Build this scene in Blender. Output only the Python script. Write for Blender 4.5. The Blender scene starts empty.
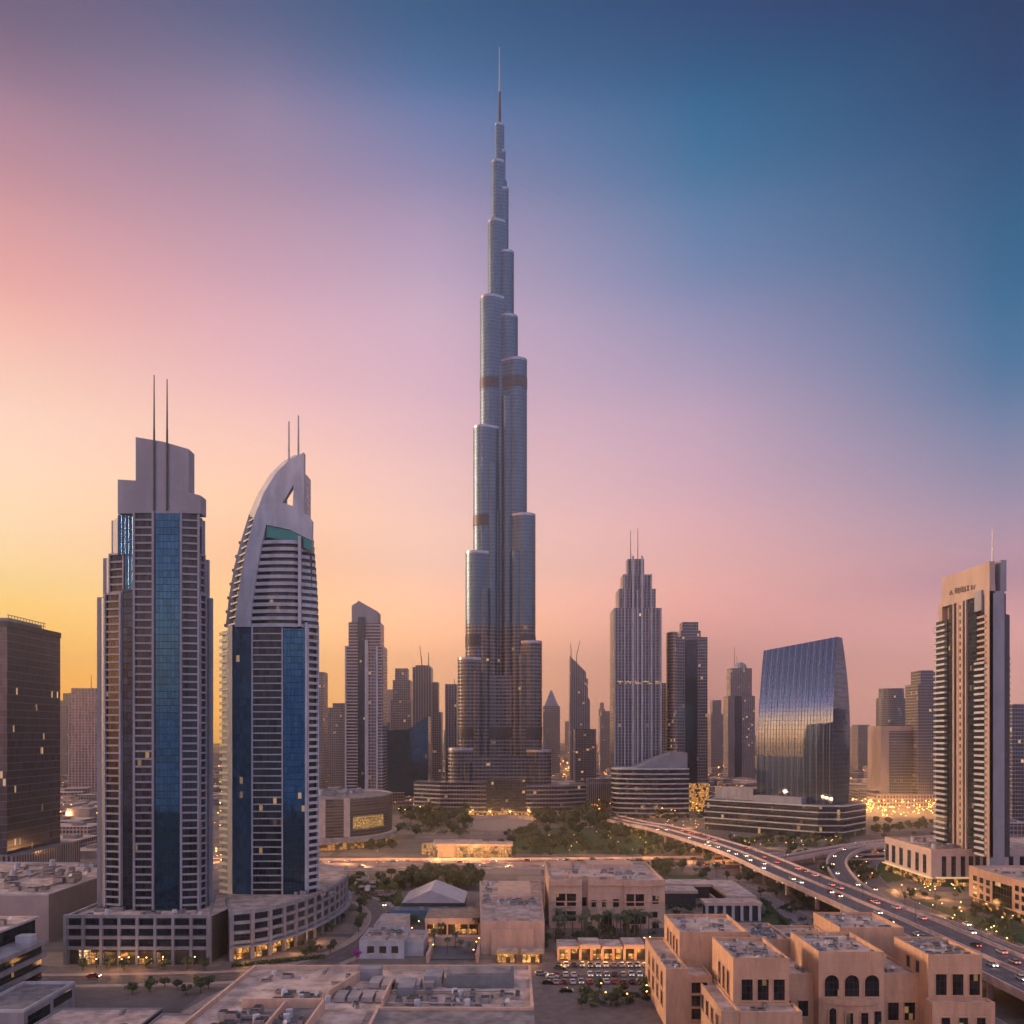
import bpy, bmesh, math, random
from mathutils import Vector
from mathutils.geometry import tessellate_polygon
R = math.radians
rnd = random.Random(11)
scene = bpy.context.scene
COL = scene.collection

# ------------------------------------------------------------ camera, sky, sun, exposure
H, F, HY, CX = 85.0, 890.0, 735.0, 512.0      # eye height (m), focal length (px), horizon row, centre column
cam_d = bpy.data.cameras.new('camera'); cam = bpy.data.objects.new('camera', cam_d); COL.objects.link(cam)
cam.location = (0, 0, H); cam.rotation_euler = (R(90), 0, 0)
cam_d.sensor_width = 36; cam_d.lens = 36 * F / 1024; cam_d.shift_y = (HY - 512) / 1024
cam_d.clip_start = 1; cam_d.clip_end = 60000
scene.camera = cam
scene.view_settings.view_transform = 'Standard'; scene.view_settings.look = 'None'
scene.view_settings.exposure = 0.55; scene.view_settings.gamma = 1
SUN_AZ, SUN_EL = R(-82), R(11)                # azimuth from +Y (negative: left of the view)

def lin(c):
    c = c / 255
    return c / 12.92 if c <= .04045 else ((c + .055) / 1.055) ** 2.4
def S(r, g, b): return (lin(r), lin(g), lin(b), 1)

world = bpy.data.worlds.new('World'); scene.world = world; world.use_nodes = True
nt = world.node_tree; nt.nodes.clear()
def NN(nt, t, **k):
    n = nt.nodes.new(t)
    for a, b in k.items(): setattr(n, a, b)
    return n
def MA(nt, op, a, b=None, c=None, clamp=False):
    n = NN(nt, 'ShaderNodeMath', operation=op); n.use_clamp = clamp
    for i, q in enumerate((a, b, c)):
        if q is None: continue
        if isinstance(q, (int, float)): n.inputs[i].default_value = q
        else: nt.links.new(q, n.inputs[i])
    return n.outputs[0]
def MIXC(nt, f, a, b, mode='MIX'):
    n = NN(nt, 'ShaderNodeMix', data_type='RGBA', blend_type=mode)
    for i, q in ((0, f), (6, a), (7, b)):
        if isinstance(q, (int, float)): n.inputs[i].default_value = q
        elif isinstance(q, tuple): n.inputs[i].default_value = q if len(q) == 4 else (*q, 1)
        else: nt.links.new(q, n.inputs[i])
    return n.outputs[2]
def RAMP(nt, f, stops):
    n = NN(nt, 'ShaderNodeValToRGB'); e = n.color_ramp.elements
    while len(e) > 1: e.remove(e[-1])
    stops = [(p, tuple(v / 16 for v in c)) for p, c in stops]     # kept below one: smooth ramps clamp; the strength gives it back
    e[0].position, e[0].color = stops[0][0], stops[0][1]
    for p, c in stops[1:]:
        x = e.new(p); x.color = c
    n.color_ramp.interpolation = 'CARDINAL' if len(stops) > 6 else 'LINEAR'
    nt.links.new(f, n.inputs[0]); return n.outputs[0]
def MAPR(nt, v, a, b, it='SMOOTHSTEP'):
    n = NN(nt, 'ShaderNodeMapRange', interpolation_type=it); n.clamp = True
    nt.links.new(v, n.inputs[0]); n.inputs[1].default_value = a; n.inputs[2].default_value = b
    return n.outputs[0]
tc = NN(nt, 'ShaderNodeTexCoord'); sp = NN(nt, 'ShaderNodeSeparateXYZ'); nt.links.new(tc.outputs['Generated'], sp.inputs[0])
el = sp.outputs[2]; az = MA(nt, 'ARCTAN2', sp.outputs[0], sp.outputs[1])
TOP = (.86, S(172, 156, 168))  # unseen zenith, made pinker and brighter to light roofs and ground
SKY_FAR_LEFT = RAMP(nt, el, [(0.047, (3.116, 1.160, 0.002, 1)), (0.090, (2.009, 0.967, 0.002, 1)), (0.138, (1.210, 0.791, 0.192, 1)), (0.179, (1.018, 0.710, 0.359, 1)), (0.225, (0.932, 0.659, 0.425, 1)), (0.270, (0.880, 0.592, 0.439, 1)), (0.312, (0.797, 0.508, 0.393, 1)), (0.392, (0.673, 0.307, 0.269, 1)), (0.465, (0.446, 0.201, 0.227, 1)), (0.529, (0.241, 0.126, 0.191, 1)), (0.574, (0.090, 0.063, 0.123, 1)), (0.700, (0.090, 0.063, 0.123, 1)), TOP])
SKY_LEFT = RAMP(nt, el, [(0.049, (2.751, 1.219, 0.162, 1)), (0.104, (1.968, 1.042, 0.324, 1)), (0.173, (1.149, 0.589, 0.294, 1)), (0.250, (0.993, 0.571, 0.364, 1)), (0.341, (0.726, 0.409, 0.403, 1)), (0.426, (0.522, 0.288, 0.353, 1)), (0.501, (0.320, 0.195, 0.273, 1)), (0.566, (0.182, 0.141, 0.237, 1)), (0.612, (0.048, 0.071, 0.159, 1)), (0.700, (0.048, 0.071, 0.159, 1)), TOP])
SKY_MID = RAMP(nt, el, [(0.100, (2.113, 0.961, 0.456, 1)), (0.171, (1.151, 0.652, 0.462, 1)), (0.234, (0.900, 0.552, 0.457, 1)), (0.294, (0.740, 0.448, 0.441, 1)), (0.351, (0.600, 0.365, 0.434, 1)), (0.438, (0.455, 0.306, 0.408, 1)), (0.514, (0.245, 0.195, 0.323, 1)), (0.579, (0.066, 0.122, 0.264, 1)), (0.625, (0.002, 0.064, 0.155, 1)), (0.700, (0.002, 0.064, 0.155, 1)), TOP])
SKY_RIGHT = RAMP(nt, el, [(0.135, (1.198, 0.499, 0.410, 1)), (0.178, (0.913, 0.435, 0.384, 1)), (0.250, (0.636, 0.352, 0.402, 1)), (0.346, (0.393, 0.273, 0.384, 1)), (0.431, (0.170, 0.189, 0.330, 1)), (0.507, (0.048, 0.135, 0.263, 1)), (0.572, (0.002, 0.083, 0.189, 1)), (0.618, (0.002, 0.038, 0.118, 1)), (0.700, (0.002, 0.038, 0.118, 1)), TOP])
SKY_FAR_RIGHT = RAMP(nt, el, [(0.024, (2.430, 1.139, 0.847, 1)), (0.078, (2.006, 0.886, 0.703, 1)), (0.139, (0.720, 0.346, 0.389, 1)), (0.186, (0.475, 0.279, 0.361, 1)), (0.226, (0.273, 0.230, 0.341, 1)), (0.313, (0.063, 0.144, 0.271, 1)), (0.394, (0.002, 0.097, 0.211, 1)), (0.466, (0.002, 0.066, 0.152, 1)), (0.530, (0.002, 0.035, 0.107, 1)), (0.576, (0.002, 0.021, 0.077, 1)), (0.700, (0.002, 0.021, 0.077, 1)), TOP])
c1 = SKY_FAR_LEFT
for r_, a0, a1 in ((SKY_LEFT, -29.2, -15.8), (SKY_MID, -15.8, -5.3), (SKY_RIGHT, -5.3, 11.9), (SKY_FAR_RIGHT, 11.9, 28.7)):
    c1 = MIXC(nt, MAPR(nt, az, R(a0), R(a1), 'LINEAR'), c1, r_)
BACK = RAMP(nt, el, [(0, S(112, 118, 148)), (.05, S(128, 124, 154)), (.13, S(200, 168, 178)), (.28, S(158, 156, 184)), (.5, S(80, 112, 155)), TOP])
WEST = RAMP(nt, el, [(0, (1.6, .5, .12, 1)), (.05, (5.0, 1.8, .45, 1)), (.11, (4.6, 2.0, .80, 1)), (.155, (1.4, .85, .90, 1)), (.20, (.20, .28, .62, 1)), (.25, (.02, .08, .28, 1)), (.55, (.02, .08, .20, 1)), TOP])
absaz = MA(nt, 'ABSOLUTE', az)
fb = MAPR(nt, absaz, R(50), R(125))          # mask of the unseen sky behind the camera, boosted to light facing fronts
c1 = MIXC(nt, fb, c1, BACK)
wz = MA(nt, 'MULTIPLY', MAPR(nt, MA(nt, 'MULTIPLY', az, -1), R(60), R(95)), MAPR(nt, MA(nt, 'MULTIPLY', az, -1), R(165), R(130)))
c1 = MIXC(nt, wz, c1, WEST)
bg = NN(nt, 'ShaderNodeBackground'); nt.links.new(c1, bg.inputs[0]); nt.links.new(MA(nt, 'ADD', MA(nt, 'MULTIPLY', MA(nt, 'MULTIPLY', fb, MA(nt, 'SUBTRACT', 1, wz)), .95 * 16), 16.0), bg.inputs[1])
sky = NN(nt, 'ShaderNodeTexSky', sky_type='NISHITA'); sky.sun_disc = False
sky.sun_elevation = SUN_EL; sky.sun_rotation = SUN_AZ
bg2 = NN(nt, 'ShaderNodeBackground'); nt.links.new(sky.outputs[0], bg2.inputs[0]); bg2.inputs[1].default_value = 0.006
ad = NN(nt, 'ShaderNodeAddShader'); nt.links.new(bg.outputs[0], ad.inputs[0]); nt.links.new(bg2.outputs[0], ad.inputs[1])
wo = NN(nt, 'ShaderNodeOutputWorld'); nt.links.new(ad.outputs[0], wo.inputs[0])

sun_d = bpy.data.lights.new('sun', 'SUN'); sun = bpy.data.objects.new('sun', sun_d); COL.objects.link(sun)
sun_d.energy = 5.0; sun_d.angle = R(9); sun_d.color = (1, .64, .40)
sdir = Vector((math.sin(SUN_AZ) * math.cos(SUN_EL), math.cos(SUN_AZ) * math.cos(SUN_EL), math.sin(SUN_EL)))
sun.rotation_euler = sdir.to_track_quat('Z', 'Y').to_euler()
cy = scene.cycles
cy.use_denoising = True; cy.max_bounces = 6; cy.diffuse_bounces = 3; cy.glossy_bounces = 3; cy.volume_bounces = 0
cy.transmission_bounces = 2; cy.transparent_max_bounces = 4; cy.sample_clamp_indirect = 4; cy.caustics_reflective = False; cy.caustics_refractive = False

# ------------------------------------------------------------ helpers
def dist(gy, z=0): return (H - z) * F / (gy - HY)
def PX(px, d): return (px - CX) * d / F
def PZ(py, d): return H + (HY - py) * d / F
def G(px, py, z=0):
    d = dist(py, z); return Vector((PX(px, d), d))

class MB:
    def scale(s, k): s.v = [(x * k, y * k, z * k) for x, y, z in s.v]; s.uv = [(u * k, v * k) for u, v in s.uv]; return s
    def __init__(s): s.v = []; s.f = []; s.uv = []; s.m = []
    def face(s, pts, uvs=None, m=0):
        i = len(s.v); s.v += [tuple(p) for p in pts]; s.f.append(tuple(range(i, i + len(pts))))
        s.uv += uvs if uvs else [(p[0], p[1]) for p in pts]; s.m.append(m)
    def prism(s, poly, z0, z1, m=0, cap=None, top=None, bottom=False, u0=0):
        n = len(poly); top = top or poly; u = u0
        for i in range(n):
            a, b = poly[i], poly[(i + 1) % n]; c, d = top[(i + 1) % n], top[i]
            L = math.hypot(b[0] - a[0], b[1] - a[1])
            s.face([(a[0], a[1], z0), (b[0], b[1], z0), (c[0], c[1], z1), (d[0], d[1], z1)], [(u, z0), (u + L, z0), (u + L, z1), (u, z1)], m)
            u += L
        s.face([(p[0], p[1], z1) for p in top], None, m if cap is None else cap)
        if bottom: s.face([(p[0], p[1], z0) for p in reversed(poly)], None, m if cap is None else cap)
        return s
    def box(s, cx, cy, sx, sy, z0, z1, rot=0, m=0, cap=None):
        c, q = math.cos(rot), math.sin(rot)
        P = [(cx + x * c - y * q, cy + x * q + y * c) for x, y in ((-sx / 2, -sy / 2), (sx / 2, -sy / 2), (sx / 2, sy / 2), (-sx / 2, sy / 2))]
        return s.prism(P, z0, z1, m, cap, bottom=True)
    def seg(s, P, Q, z0, z1, a, b, m=0, e=0):
        """box along P->Q (left to right as seen from outside) between offsets a and b along the outward normal"""
        P, Q = Vector(P), Vector(Q); d = (Q - P).normalized(); n = Vector((d.y, -d.x)); P = P + d * e; Q = Q - d * e
        return s.prism([P + n * b, Q + n * b, Q + n * a, P + n * a], z0, z1, m, bottom=True)
    def quad(s, P, Q, z0, z1, a, m=0):
        P, Q = Vector(P), Vector(Q); d = (Q - P); L = d.length; d.normalize(); n = Vector((d.y, -d.x)) * a
        s.face([(P.x + n.x, P.y + n.y, z0), (Q.x + n.x, Q.y + n.y, z0), (Q.x + n.x, Q.y + n.y, z1), (P.x + n.x, P.y + n.y, z1)], [(0, z0), (L, z0), (L, z1), (0, z1)], m)
        return s
    def beam(s, p, q, r0, r1=None, n=6, m=0):
        p, q = Vector(p), Vector(q); r1 = r0 if r1 is None else r1
        d = (q - p).normalized(); a = d.orthogonal().normalized(); b = d.cross(a)
        k = [(math.cos(2 * math.pi * i / n), math.sin(2 * math.pi * i / n)) for i in range(n)]
        A = [p + (a * c + b * t) * r0 for c, t in k]; B = [q + (a * c + b * t) * r1 for c, t in k]
        for i in range(n):
            j = (i + 1) % n; s.face([A[i], A[j], B[j], B[i]], None, m)
        s.face(list(reversed(A)), None, m); s.face(B, None, m); return s
    def ball(s, c, r, n=6, m=0, sz=1):
        for i in range(n // 2):
            t0, t1 = math.pi * i / (n // 2) - math.pi / 2, math.pi * (i + 1) / (n // 2) - math.pi / 2
            for j in range(n):
                f0, f1 = 2 * math.pi * j / n, 2 * math.pi * (j + 1) / n
                P = [(c[0] + r * math.cos(t) * math.cos(f), c[1] + r * math.cos(t) * math.sin(f), c[2] + r * sz * math.sin(t)) for t, f in ((t0, f0), (t0, f1), (t1, f1), (t1, f0))]
                if i == 0: P = [P[0], P[2], P[3]]
                elif i == n // 2 - 1: P = [P[0], P[1], P[2]]
                s.face(P, None, m)
        return s
    def plate(s, outer, y0, y1, holes=(), m=0):
        """outline in x,z (counter-clockwise seen from -Y) extruded from y0 to y1"""
        loops = [outer] + list(holes)
        flat = [p for l in loops for p in l]
        for t in tessellate_polygon([[Vector((p[0], p[1], 0)) for p in l] for l in loops]):
            a, b, c = [flat[i] for i in t]
            if (b[0] - a[0]) * (c[1] - a[1]) - (b[1] - a[1]) * (c[0] - a[0]) < 0: b, c = c, b
            s.face([(q[0], y0, q[1]) for q in (a, b, c)], [(q[0], q[1]) for q in (a, b, c)], m)
            s.face([(q[0], y1, q[1]) for q in (a, c, b)], [(q[0], q[1]) for q in (a, c, b)], m)
        for l in loops:
            for i in range(len(l)):
                a, b = l[i], l[(i + 1) % len(l)]
                s.face([(a[0], y0, a[1]), (a[0], y1, a[1]), (b[0], y1, b[1]), (b[0], y0, b[1])], [(y0, a[1]), (y1, a[1]), (y1, b[1]), (y0, b[1])], m)
        return s
    def build(s, name, mats, parent=None, smooth=0, loc=None):
        me = bpy.data.meshes.new(name)
        o = wloc(parent) if parent else Vector(loc or (0, 0, 0))
        me.from_pydata([(x - o.x, y - o.y, z - o.z) for x, y, z in s.v], [], s.f)
        l = me.uv_layers.new(name='UVMap'); l.data.foreach_set('uv', [c for p in s.uv for c in p])
        me.polygons.foreach_set('material_index', s.m)
        for q in (mats if isinstance(mats, (list, tuple)) else [mats]): me.materials.append(q)
        bm = bmesh.new(); bm.from_mesh(me); bmesh.ops.remove_doubles(bm, verts=bm.verts, dist=1e-3); bm.to_mesh(me); bm.free()
        if smooth:
            me.polygons.foreach_set('use_smooth', [True] * len(me.polygons)); me.set_sharp_from_angle(angle=R(smooth))
        ob = bpy.data.objects.new(name, me); COL.objects.link(ob)
        if parent: ob.parent = parent
        else: ob.location = o
        return ob
def wloc(o):
    v = Vector((0, 0, 0))
    while o: v += o.location; o = o.parent
    return v
def tag(o, label, cat, group=None, kind=None):
    o['label'] = label; o['category'] = cat
    if group: o['group'] = group
    if kind: o['kind'] = kind
    return o
def thing(name, label, cat, loc, group=None):
    o = bpy.data.objects.new(name, None); COL.objects.link(o); o.location = (loc[0], loc[1], loc[2] if len(loc) > 2 else 0)
    o.empty_display_size = 1
    return tag(o, label, cat, group)
def struct(mb, name, m):
    o = mb.build(name, m); o['kind'] = 'structure'; return o
def kids(o): return [c for c in COL.objects if c.parent == o]
def dup(o, loc, rz=0, sc=1, label=None, group=None, ch=None):
    c = o.copy(); COL.objects.link(c); c.location = loc; c.rotation_euler = (0, 0, rz); c.scale = (sc, sc, sc) if not isinstance(sc, tuple) else sc
    if label: c['label'] = label
    if group: c['group'] = group
    for k in (ch if ch is not None else kids(o)):
        d = k.copy(); COL.objects.link(d); d.parent = c
    return c
def window_parts(wins, name, m, parent, limit=100):
    """each window a part; past the limit the rest go into one part"""
    wins = sorted(wins, key=lambda w: -(w[3] - w[2]) * math.hypot(w[0][0] - w[1][0], w[0][1] - w[1][1]) / (w[0][1] + w[1][1]) ** 2)
    for w in wins[:limit]: MB().quad(*w).build(name, m, parent)
    if len(wins) > limit:
        r = MB()
        for w in wins[limit:]: r.quad(*w)
        o = r.build(name, m, parent); o['kind'] = 'stuff'
def lerp2(P, Q, t): return (P[0] + (Q[0] - P[0]) * t, P[1] + (Q[1] - P[1]) * t)
def bay(fr, wins, P, Q, z0, z1, fh, slab, pier, rec=.5, proud=.2, m=0):
    n = max(1, round((z1 - z0) / fh)); fh = (z1 - z0) / n
    L = math.hypot(Q[0] - P[0], Q[1] - P[1])
    for k in range(n):
        zb = z0 + k * fh
        fr.seg(P, Q, zb, zb + slab, -1, proud, m, .06)
        wins.append((P, Q, zb + slab, zb + fh, -rec))
    fr.seg(P, Q, z1, z1 + slab, -1, proud, m, .06)
    if pier:
        fr.seg(P, lerp2(P, Q, pier / L), z0, z1 + slab + .05, -1.1, proud + .15, m)
        fr.seg(lerp2(P, Q, 1 - pier / L), Q, z0, z1 + slab + .05, -1.1, proud + .15, m)
def spline(pts, n=8):
    out = []
    P = [Vector(p) for p in pts]; P = [P[0] * 2 - P[1]] + P + [P[-1] * 2 - P[-2]]
    for i in range(1, len(P) - 2):
        a, b, c, d = P[i - 1:i + 3]
        for k in range(n):
            t = k / n
            out.append(.5 * ((2 * b) + (c - a) * t + (2 * a - 5 * b + 4 * c - d) * t * t + (3 * b - a - 3 * c + d) * t ** 3))
    out.append(P[-2]); return out
def ribbon(mb, pts, o0, o1, z0, z1, m=0, top_only=False):
    """sweep a rectangle between lateral offsets o0<o1 (right of travel positive) along pts; z may be a function of the index"""
    n = len(pts); S_ = []
    for i in range(n):
        t = (pts[min(i + 1, n - 1)] - pts[max(i - 1, 0)]); t = Vector((t.x, t.y)).normalized(); S_.append(Vector((t.y, -t.x)))
    L = 0
    za = z0 if callable(z0) else (lambda i: z0); zb = z1 if callable(z1) else (lambda i: z1)
    for i in range(n - 1):
        l = (pts[i + 1] - pts[i]).length
        a, b = pts[i].xy + S_[i] * o0, pts[i].xy + S_[i] * o1
        c, d = pts[i + 1].xy + S_[i + 1] * o1, pts[i + 1].xy + S_[i + 1] * o0
        A = [(a.x, a.y), (b.x, b.y), (c.x, c.y), (d.x, d.y)]
        zt = [zb(i), zb(i), zb(i + 1), zb(i + 1)]; zl = [za(i), za(i), za(i + 1), za(i + 1)]
        T = [(*p, z) for p, z in zip(A, zt)]; B = [(*p, z) for p, z in zip(A, zl)]
        w = o1 - o0
        mb.face(T, [(0, L), (w, L), (w, L + l), (0, L + l)], m)
        if not top_only:
            mb.face(B[::-1], None, m)
            mb.face([B[1], B[2], T[2], T[1]], [(L, 0), (L + l, 0), (L + l, 1), (L, 1)], m)
            mb.face([B[3], B[0], T[0], T[3]], [(L, 0), (L + l, 0), (L + l, 1), (L, 1)], m)
            if i == 0: mb.face([B[0], B[1], T[1], T[0]], None, m)
            if i == n - 2: mb.face([B[2], B[3], T[3], T[2]], None, m)
        L += l
    return mb
def arc_poly(cx, cy, rx, ry, n=32, a0=0, a1=360):
    full = abs(a1 - a0) >= 360
    return [(cx + rx * math.cos(R(a0 + (a1 - a0) * i / (n if full else n - 1))), cy + ry * math.sin(R(a0 + (a1 - a0) * i / (n if full else n - 1)))) for i in range(n)]
ORD = ['first', 'second', 'third', 'fourth', 'fifth', 'sixth', 'seventh', 'eighth', 'ninth', 'tenth', 'eleventh', 'twelfth', 'thirteenth', 'fourteenth', 'fifteenth', 'sixteenth', 'seventeenth', 'eighteenth', 'nineteenth', 'twentieth', 'twenty-first', 'twenty-second', 'twenty-third', 'twenty-fourth', 'twenty-fifth', 'twenty-sixth']

# ------------------------------------------------------------ materials
MATS = {}
def newmat(name):
    m = bpy.data.materials.new(name); m.use_nodes = True; t = m.node_tree; t.nodes.clear()
    b = NN(t, 'ShaderNodeBsdfPrincipled'); o = NN(t, 'ShaderNodeOutputMaterial'); t.links.new(b.outputs[0], o.inputs[0])
    return m, t, b
def noise_node(t, scale, detail=4, stretch=None, rough=.6):
    g = NN(t, 'ShaderNodeNewGeometry'); v = g.outputs['Position']
    if stretch:
        mp = NN(t, 'ShaderNodeMapping'); mp.inputs['Scale'].default_value = stretch; t.links.new(v, mp.inputs[0]); v = mp.outputs[0]
    n = NN(t, 'ShaderNodeTexNoise'); n.inputs['Scale'].default_value = scale; n.inputs['Detail'].default_value = detail; n.inputs['Roughness'].default_value = rough
    t.links.new(v, n.inputs['Vector']); return n.outputs['Fac']
def mat(name, col, rough=.7, metal=0, var=.25, scale=.3, bump=0, stretch=None, col2=None, spec=.4, joint=0):
    if name in MATS: return MATS[name]
    m, t, b = newmat(name)
    f = noise_node(t, scale, 5, stretch); f2 = MAPR(t, f, .3, .7)
    c2 = col2 or tuple(c * (1 - var) for c in col); ca = col if col2 else tuple(min(1, c * (1 + var * .5)) for c in col)
    c = MIXC(t, f2, ca, c2)
    if joint:      # render bay joints and rain streaks
        ge = NN(t, 'ShaderNodeNewGeometry'); sx = NN(t, 'ShaderNodeSeparateXYZ'); t.links.new(ge.outputs['Position'], sx.inputs[0])
        jz = MA(t, 'LESS_THAN', MA(t, 'FRACT', MA(t, 'DIVIDE', sx.outputs[2], joint)), .03); jx = MA(t, 'LESS_THAN', MA(t, 'FRACT', MA(t, 'DIVIDE', MA(t, 'ADD', sx.outputs[0], sx.outputs[1]), joint * 1.7)), .02)
        c = MIXC(t, MA(t, 'MULTIPLY', MA(t, 'MAXIMUM', jz, jx), .28), c, tuple(v * .5 for v in col))
        st_ = MAPR(t, noise_node(t, 1.1, 3, (1, 1, .06)), .56, .72); c = MIXC(t, MA(t, 'MULTIPLY', st_, .3), c, tuple(v * .55 for v in col))
        pa = MAPR(t, noise_node(t, .09, 2), .52, .6); c = MIXC(t, MA(t, 'MULTIPLY', pa, .16), c, tuple(min(1, v * 1.25) for v in col))
    t.links.new(c, b.inputs['Base Color'])
    b.inputs['Roughness'].default_value = rough; b.inputs['Metallic'].default_value = metal; b.inputs['Specular IOR Level'].default_value = spec
    if bump:
        bn = NN(t, 'ShaderNodeBump'); bn.inputs['Strength'].default_value = .6; bn.inputs['Distance'].default_value = bump
        t.links.new(noise_node(t, scale * 4, 4), bn.inputs['Height']); t.links.new(bn.outputs[0], b.inputs['Normal'])
    MATS[name] = m; return m
def emit(name, col, st):
    if name in MATS: return MATS[name]
    m, t, b = newmat(name); b.inputs['Base Color'].default_value = (*[c * .5 for c in col], 1)
    b.inputs['Emission Color'].default_value = (*col, 1); b.inputs['Emission Strength'].default_value = st
    MATS[name] = m; return m
def facade(name, fh, bw, frame, glass, sh=.25, mw=.12, lit=.012, litst=.6, gm=.5, gr=.12, fr=.6, fm=0, var=.5, wob=.012, litcol=(1, .55, .2), fvar=.25, clus=0):
    """window grid from the wall's own UVs (metres): frame colour, glazing that varies pane by pane, a few lit rooms"""
    if name in MATS: return MATS[name]
    m, t, b = newmat(name)
    uv = NN(t, 'ShaderNodeUVMap'); s = NN(t, 'ShaderNodeSeparateXYZ'); t.links.new(uv.outputs[0], s.inputs[0])
    U = MA(t, 'DIVIDE', s.outputs[0], bw); V = MA(t, 'DIVIDE', s.outputs[1], fh)
    fu, fv = MA(t, 'FRACT', U), MA(t, 'FRACT', V); iu, iv = MA(t, 'FLOOR', U), MA(t, 'FLOOR', V)
    oi = NN(t, 'ShaderNodeObjectInfo')
    mask = MA(t, 'MULTIPLY', MA(t, 'GREATER_THAN', fu, mw), MA(t, 'GREATER_THAN', fv, sh))
    cb = NN(t, 'ShaderNodeCombineXYZ'); t.links.new(iu, cb.inputs[0]); t.links.new(iv, cb.inputs[1]); t.links.new(MA(t, 'MULTIPLY', oi.outputs['Random'], 77), cb.inputs[2])
    wn = NN(t, 'ShaderNodeTexWhiteNoise', noise_dimensions='3D'); t.links.new(cb.outputs[0], wn.inputs[0])
    rv = wn.outputs['Value']; sc = NN(t, 'ShaderNodeSeparateColor'); t.links.new(wn.outputs['Color'], sc.inputs[0])
    g = MIXC(t, rv, tuple(c * (1 - var) for c in glass), tuple(min(1, c * (1 + var)) for c in glass))
    fc = MIXC(t, MAPR(t, noise_node(t, .12, 5, (1, 1, .25)), .3, .75), tuple(min(1, c * (1 + fvar * .4)) for c in frame), tuple(c * (1 - fvar) for c in frame))
    t.links.new(MIXC(t, mask, fc, g), b.inputs['Base Color'])
    t.links.new(MA(t, 'ADD', MA(t, 'MULTIPLY', mask, gm - fm), fm), b.inputs['Metallic'])
    t.links.new(MA(t, 'ADD', MA(t, 'MULTIPLY', mask, gr - fr), fr), b.inputs['Roughness'])
    if lit:
        thr = 1 - lit
        src = sc.outputs[0]
        if clus:   # lit rooms gather on some floors
            cn = NN(t, 'ShaderNodeTexNoise'); cn.inputs['Scale'].default_value = clus; cn.inputs['Detail'].default_value = 1
            t.links.new(cb.outputs[0], cn.inputs['Vector'])
            src = MA(t, 'MULTIPLY', MA(t, 'ADD', src, MA(t, 'MULTIPLY', cn.outputs['Fac'], 1.2)), .5); thr = .86 - lit
        on = MA(t, 'MULTIPLY', MA(t, 'GREATER_THAN', src, thr), mask)
        st = MA(t, 'MULTIPLY', MA(t, 'MULTIPLY', on, MA(t, 'ADD', sc.outputs[1], .15)), litst)
        b.inputs['Emission Color'].default_value = (*litcol, 1); t.links.new(st, b.inputs['Emission Strength'])
    b.inputs['Specular IOR Level'].default_value = .32
    if wob:
        ge = NN(t, 'ShaderNodeNewGeometry'); vm = NN(t, 'ShaderNodeVectorMath', operation='SUBTRACT'); t.links.new(wn.outputs['Color'], vm.inputs[0]); vm.inputs[1].default_value = (.5, .5, .5)
        v2 = NN(t, 'ShaderNodeVectorMath', operation='SCALE'); t.links.new(vm.outputs[0], v2.inputs[0]); t.links.new(MA(t, 'MULTIPLY', mask, wob), v2.inputs['Scale'])
        v3 = NN(t, 'ShaderNodeVectorMath', operation='ADD'); t.links.new(ge.outputs['Normal'], v3.inputs[0]); t.links.new(v2.outputs[0], v3.inputs[1])
        v4 = NN(t, 'ShaderNodeVectorMath', operation='NORMALIZE'); t.links.new(v3.outputs[0], v4.inputs[0])
        bn = NN(t, 'ShaderNodeBump'); bn.inputs['Strength'].default_value = .5; bn.inputs['Distance'].default_value = .25; bn.invert = True
        t.links.new(mask, bn.inputs['Height']); t.links.new(v4.outputs[0], bn.inputs['Normal']); t.links.new(bn.outputs[0], b.inputs['Normal'])
    MATS[name] = m; return m
def shopfront(name, st, bw=2.4, col=(1, .5, .16), dens=.55):
    if name in MATS: return MATS[name]
    m, t, b = newmat(name)
    uv = NN(t, 'ShaderNodeUVMap'); s = NN(t, 'ShaderNodeSeparateXYZ'); t.links.new(uv.outputs[0], s.inputs[0])
    U = MA(t, 'DIVIDE', s.outputs[0], bw); V = MA(t, 'DIVIDE', s.outputs[1], 2.2)
    mask = MA(t, 'MULTIPLY', MA(t, 'GREATER_THAN', MA(t, 'FRACT', U), .14), MA(t, 'GREATER_THAN', MA(t, 'FRACT', V), .1))
    cb = NN(t, 'ShaderNodeCombineXYZ'); t.links.new(MA(t, 'FLOOR', U), cb.inputs[0]); t.links.new(MA(t, 'FLOOR', V), cb.inputs[1])
    wn = NN(t, 'ShaderNodeTexWhiteNoise', noise_dimensions='3D'); t.links.new(cb.outputs[0], wn.inputs[0])
    bl = MAPR(t, noise_node(t, .9, 3), .42, .7)
    on = MA(t, 'MULTIPLY', MA(t, 'GREATER_THAN', wn.outputs['Value'], 1 - dens), mask)
    e = MA(t, 'MULTIPLY', MA(t, 'MULTIPLY', on, MA(t, 'ADD', MA(t, 'MULTIPLY', bl, 1.6), .25)), st)
    b.inputs['Base Color'].default_value = (.05, .045, .04, 1); b.inputs['Roughness'].default_value = .25
    b.inputs['Emission Color'].default_value = (*col, 1); t.links.new(e, b.inputs['Emission Strength'])
    MATS[name] = m; return m
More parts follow.
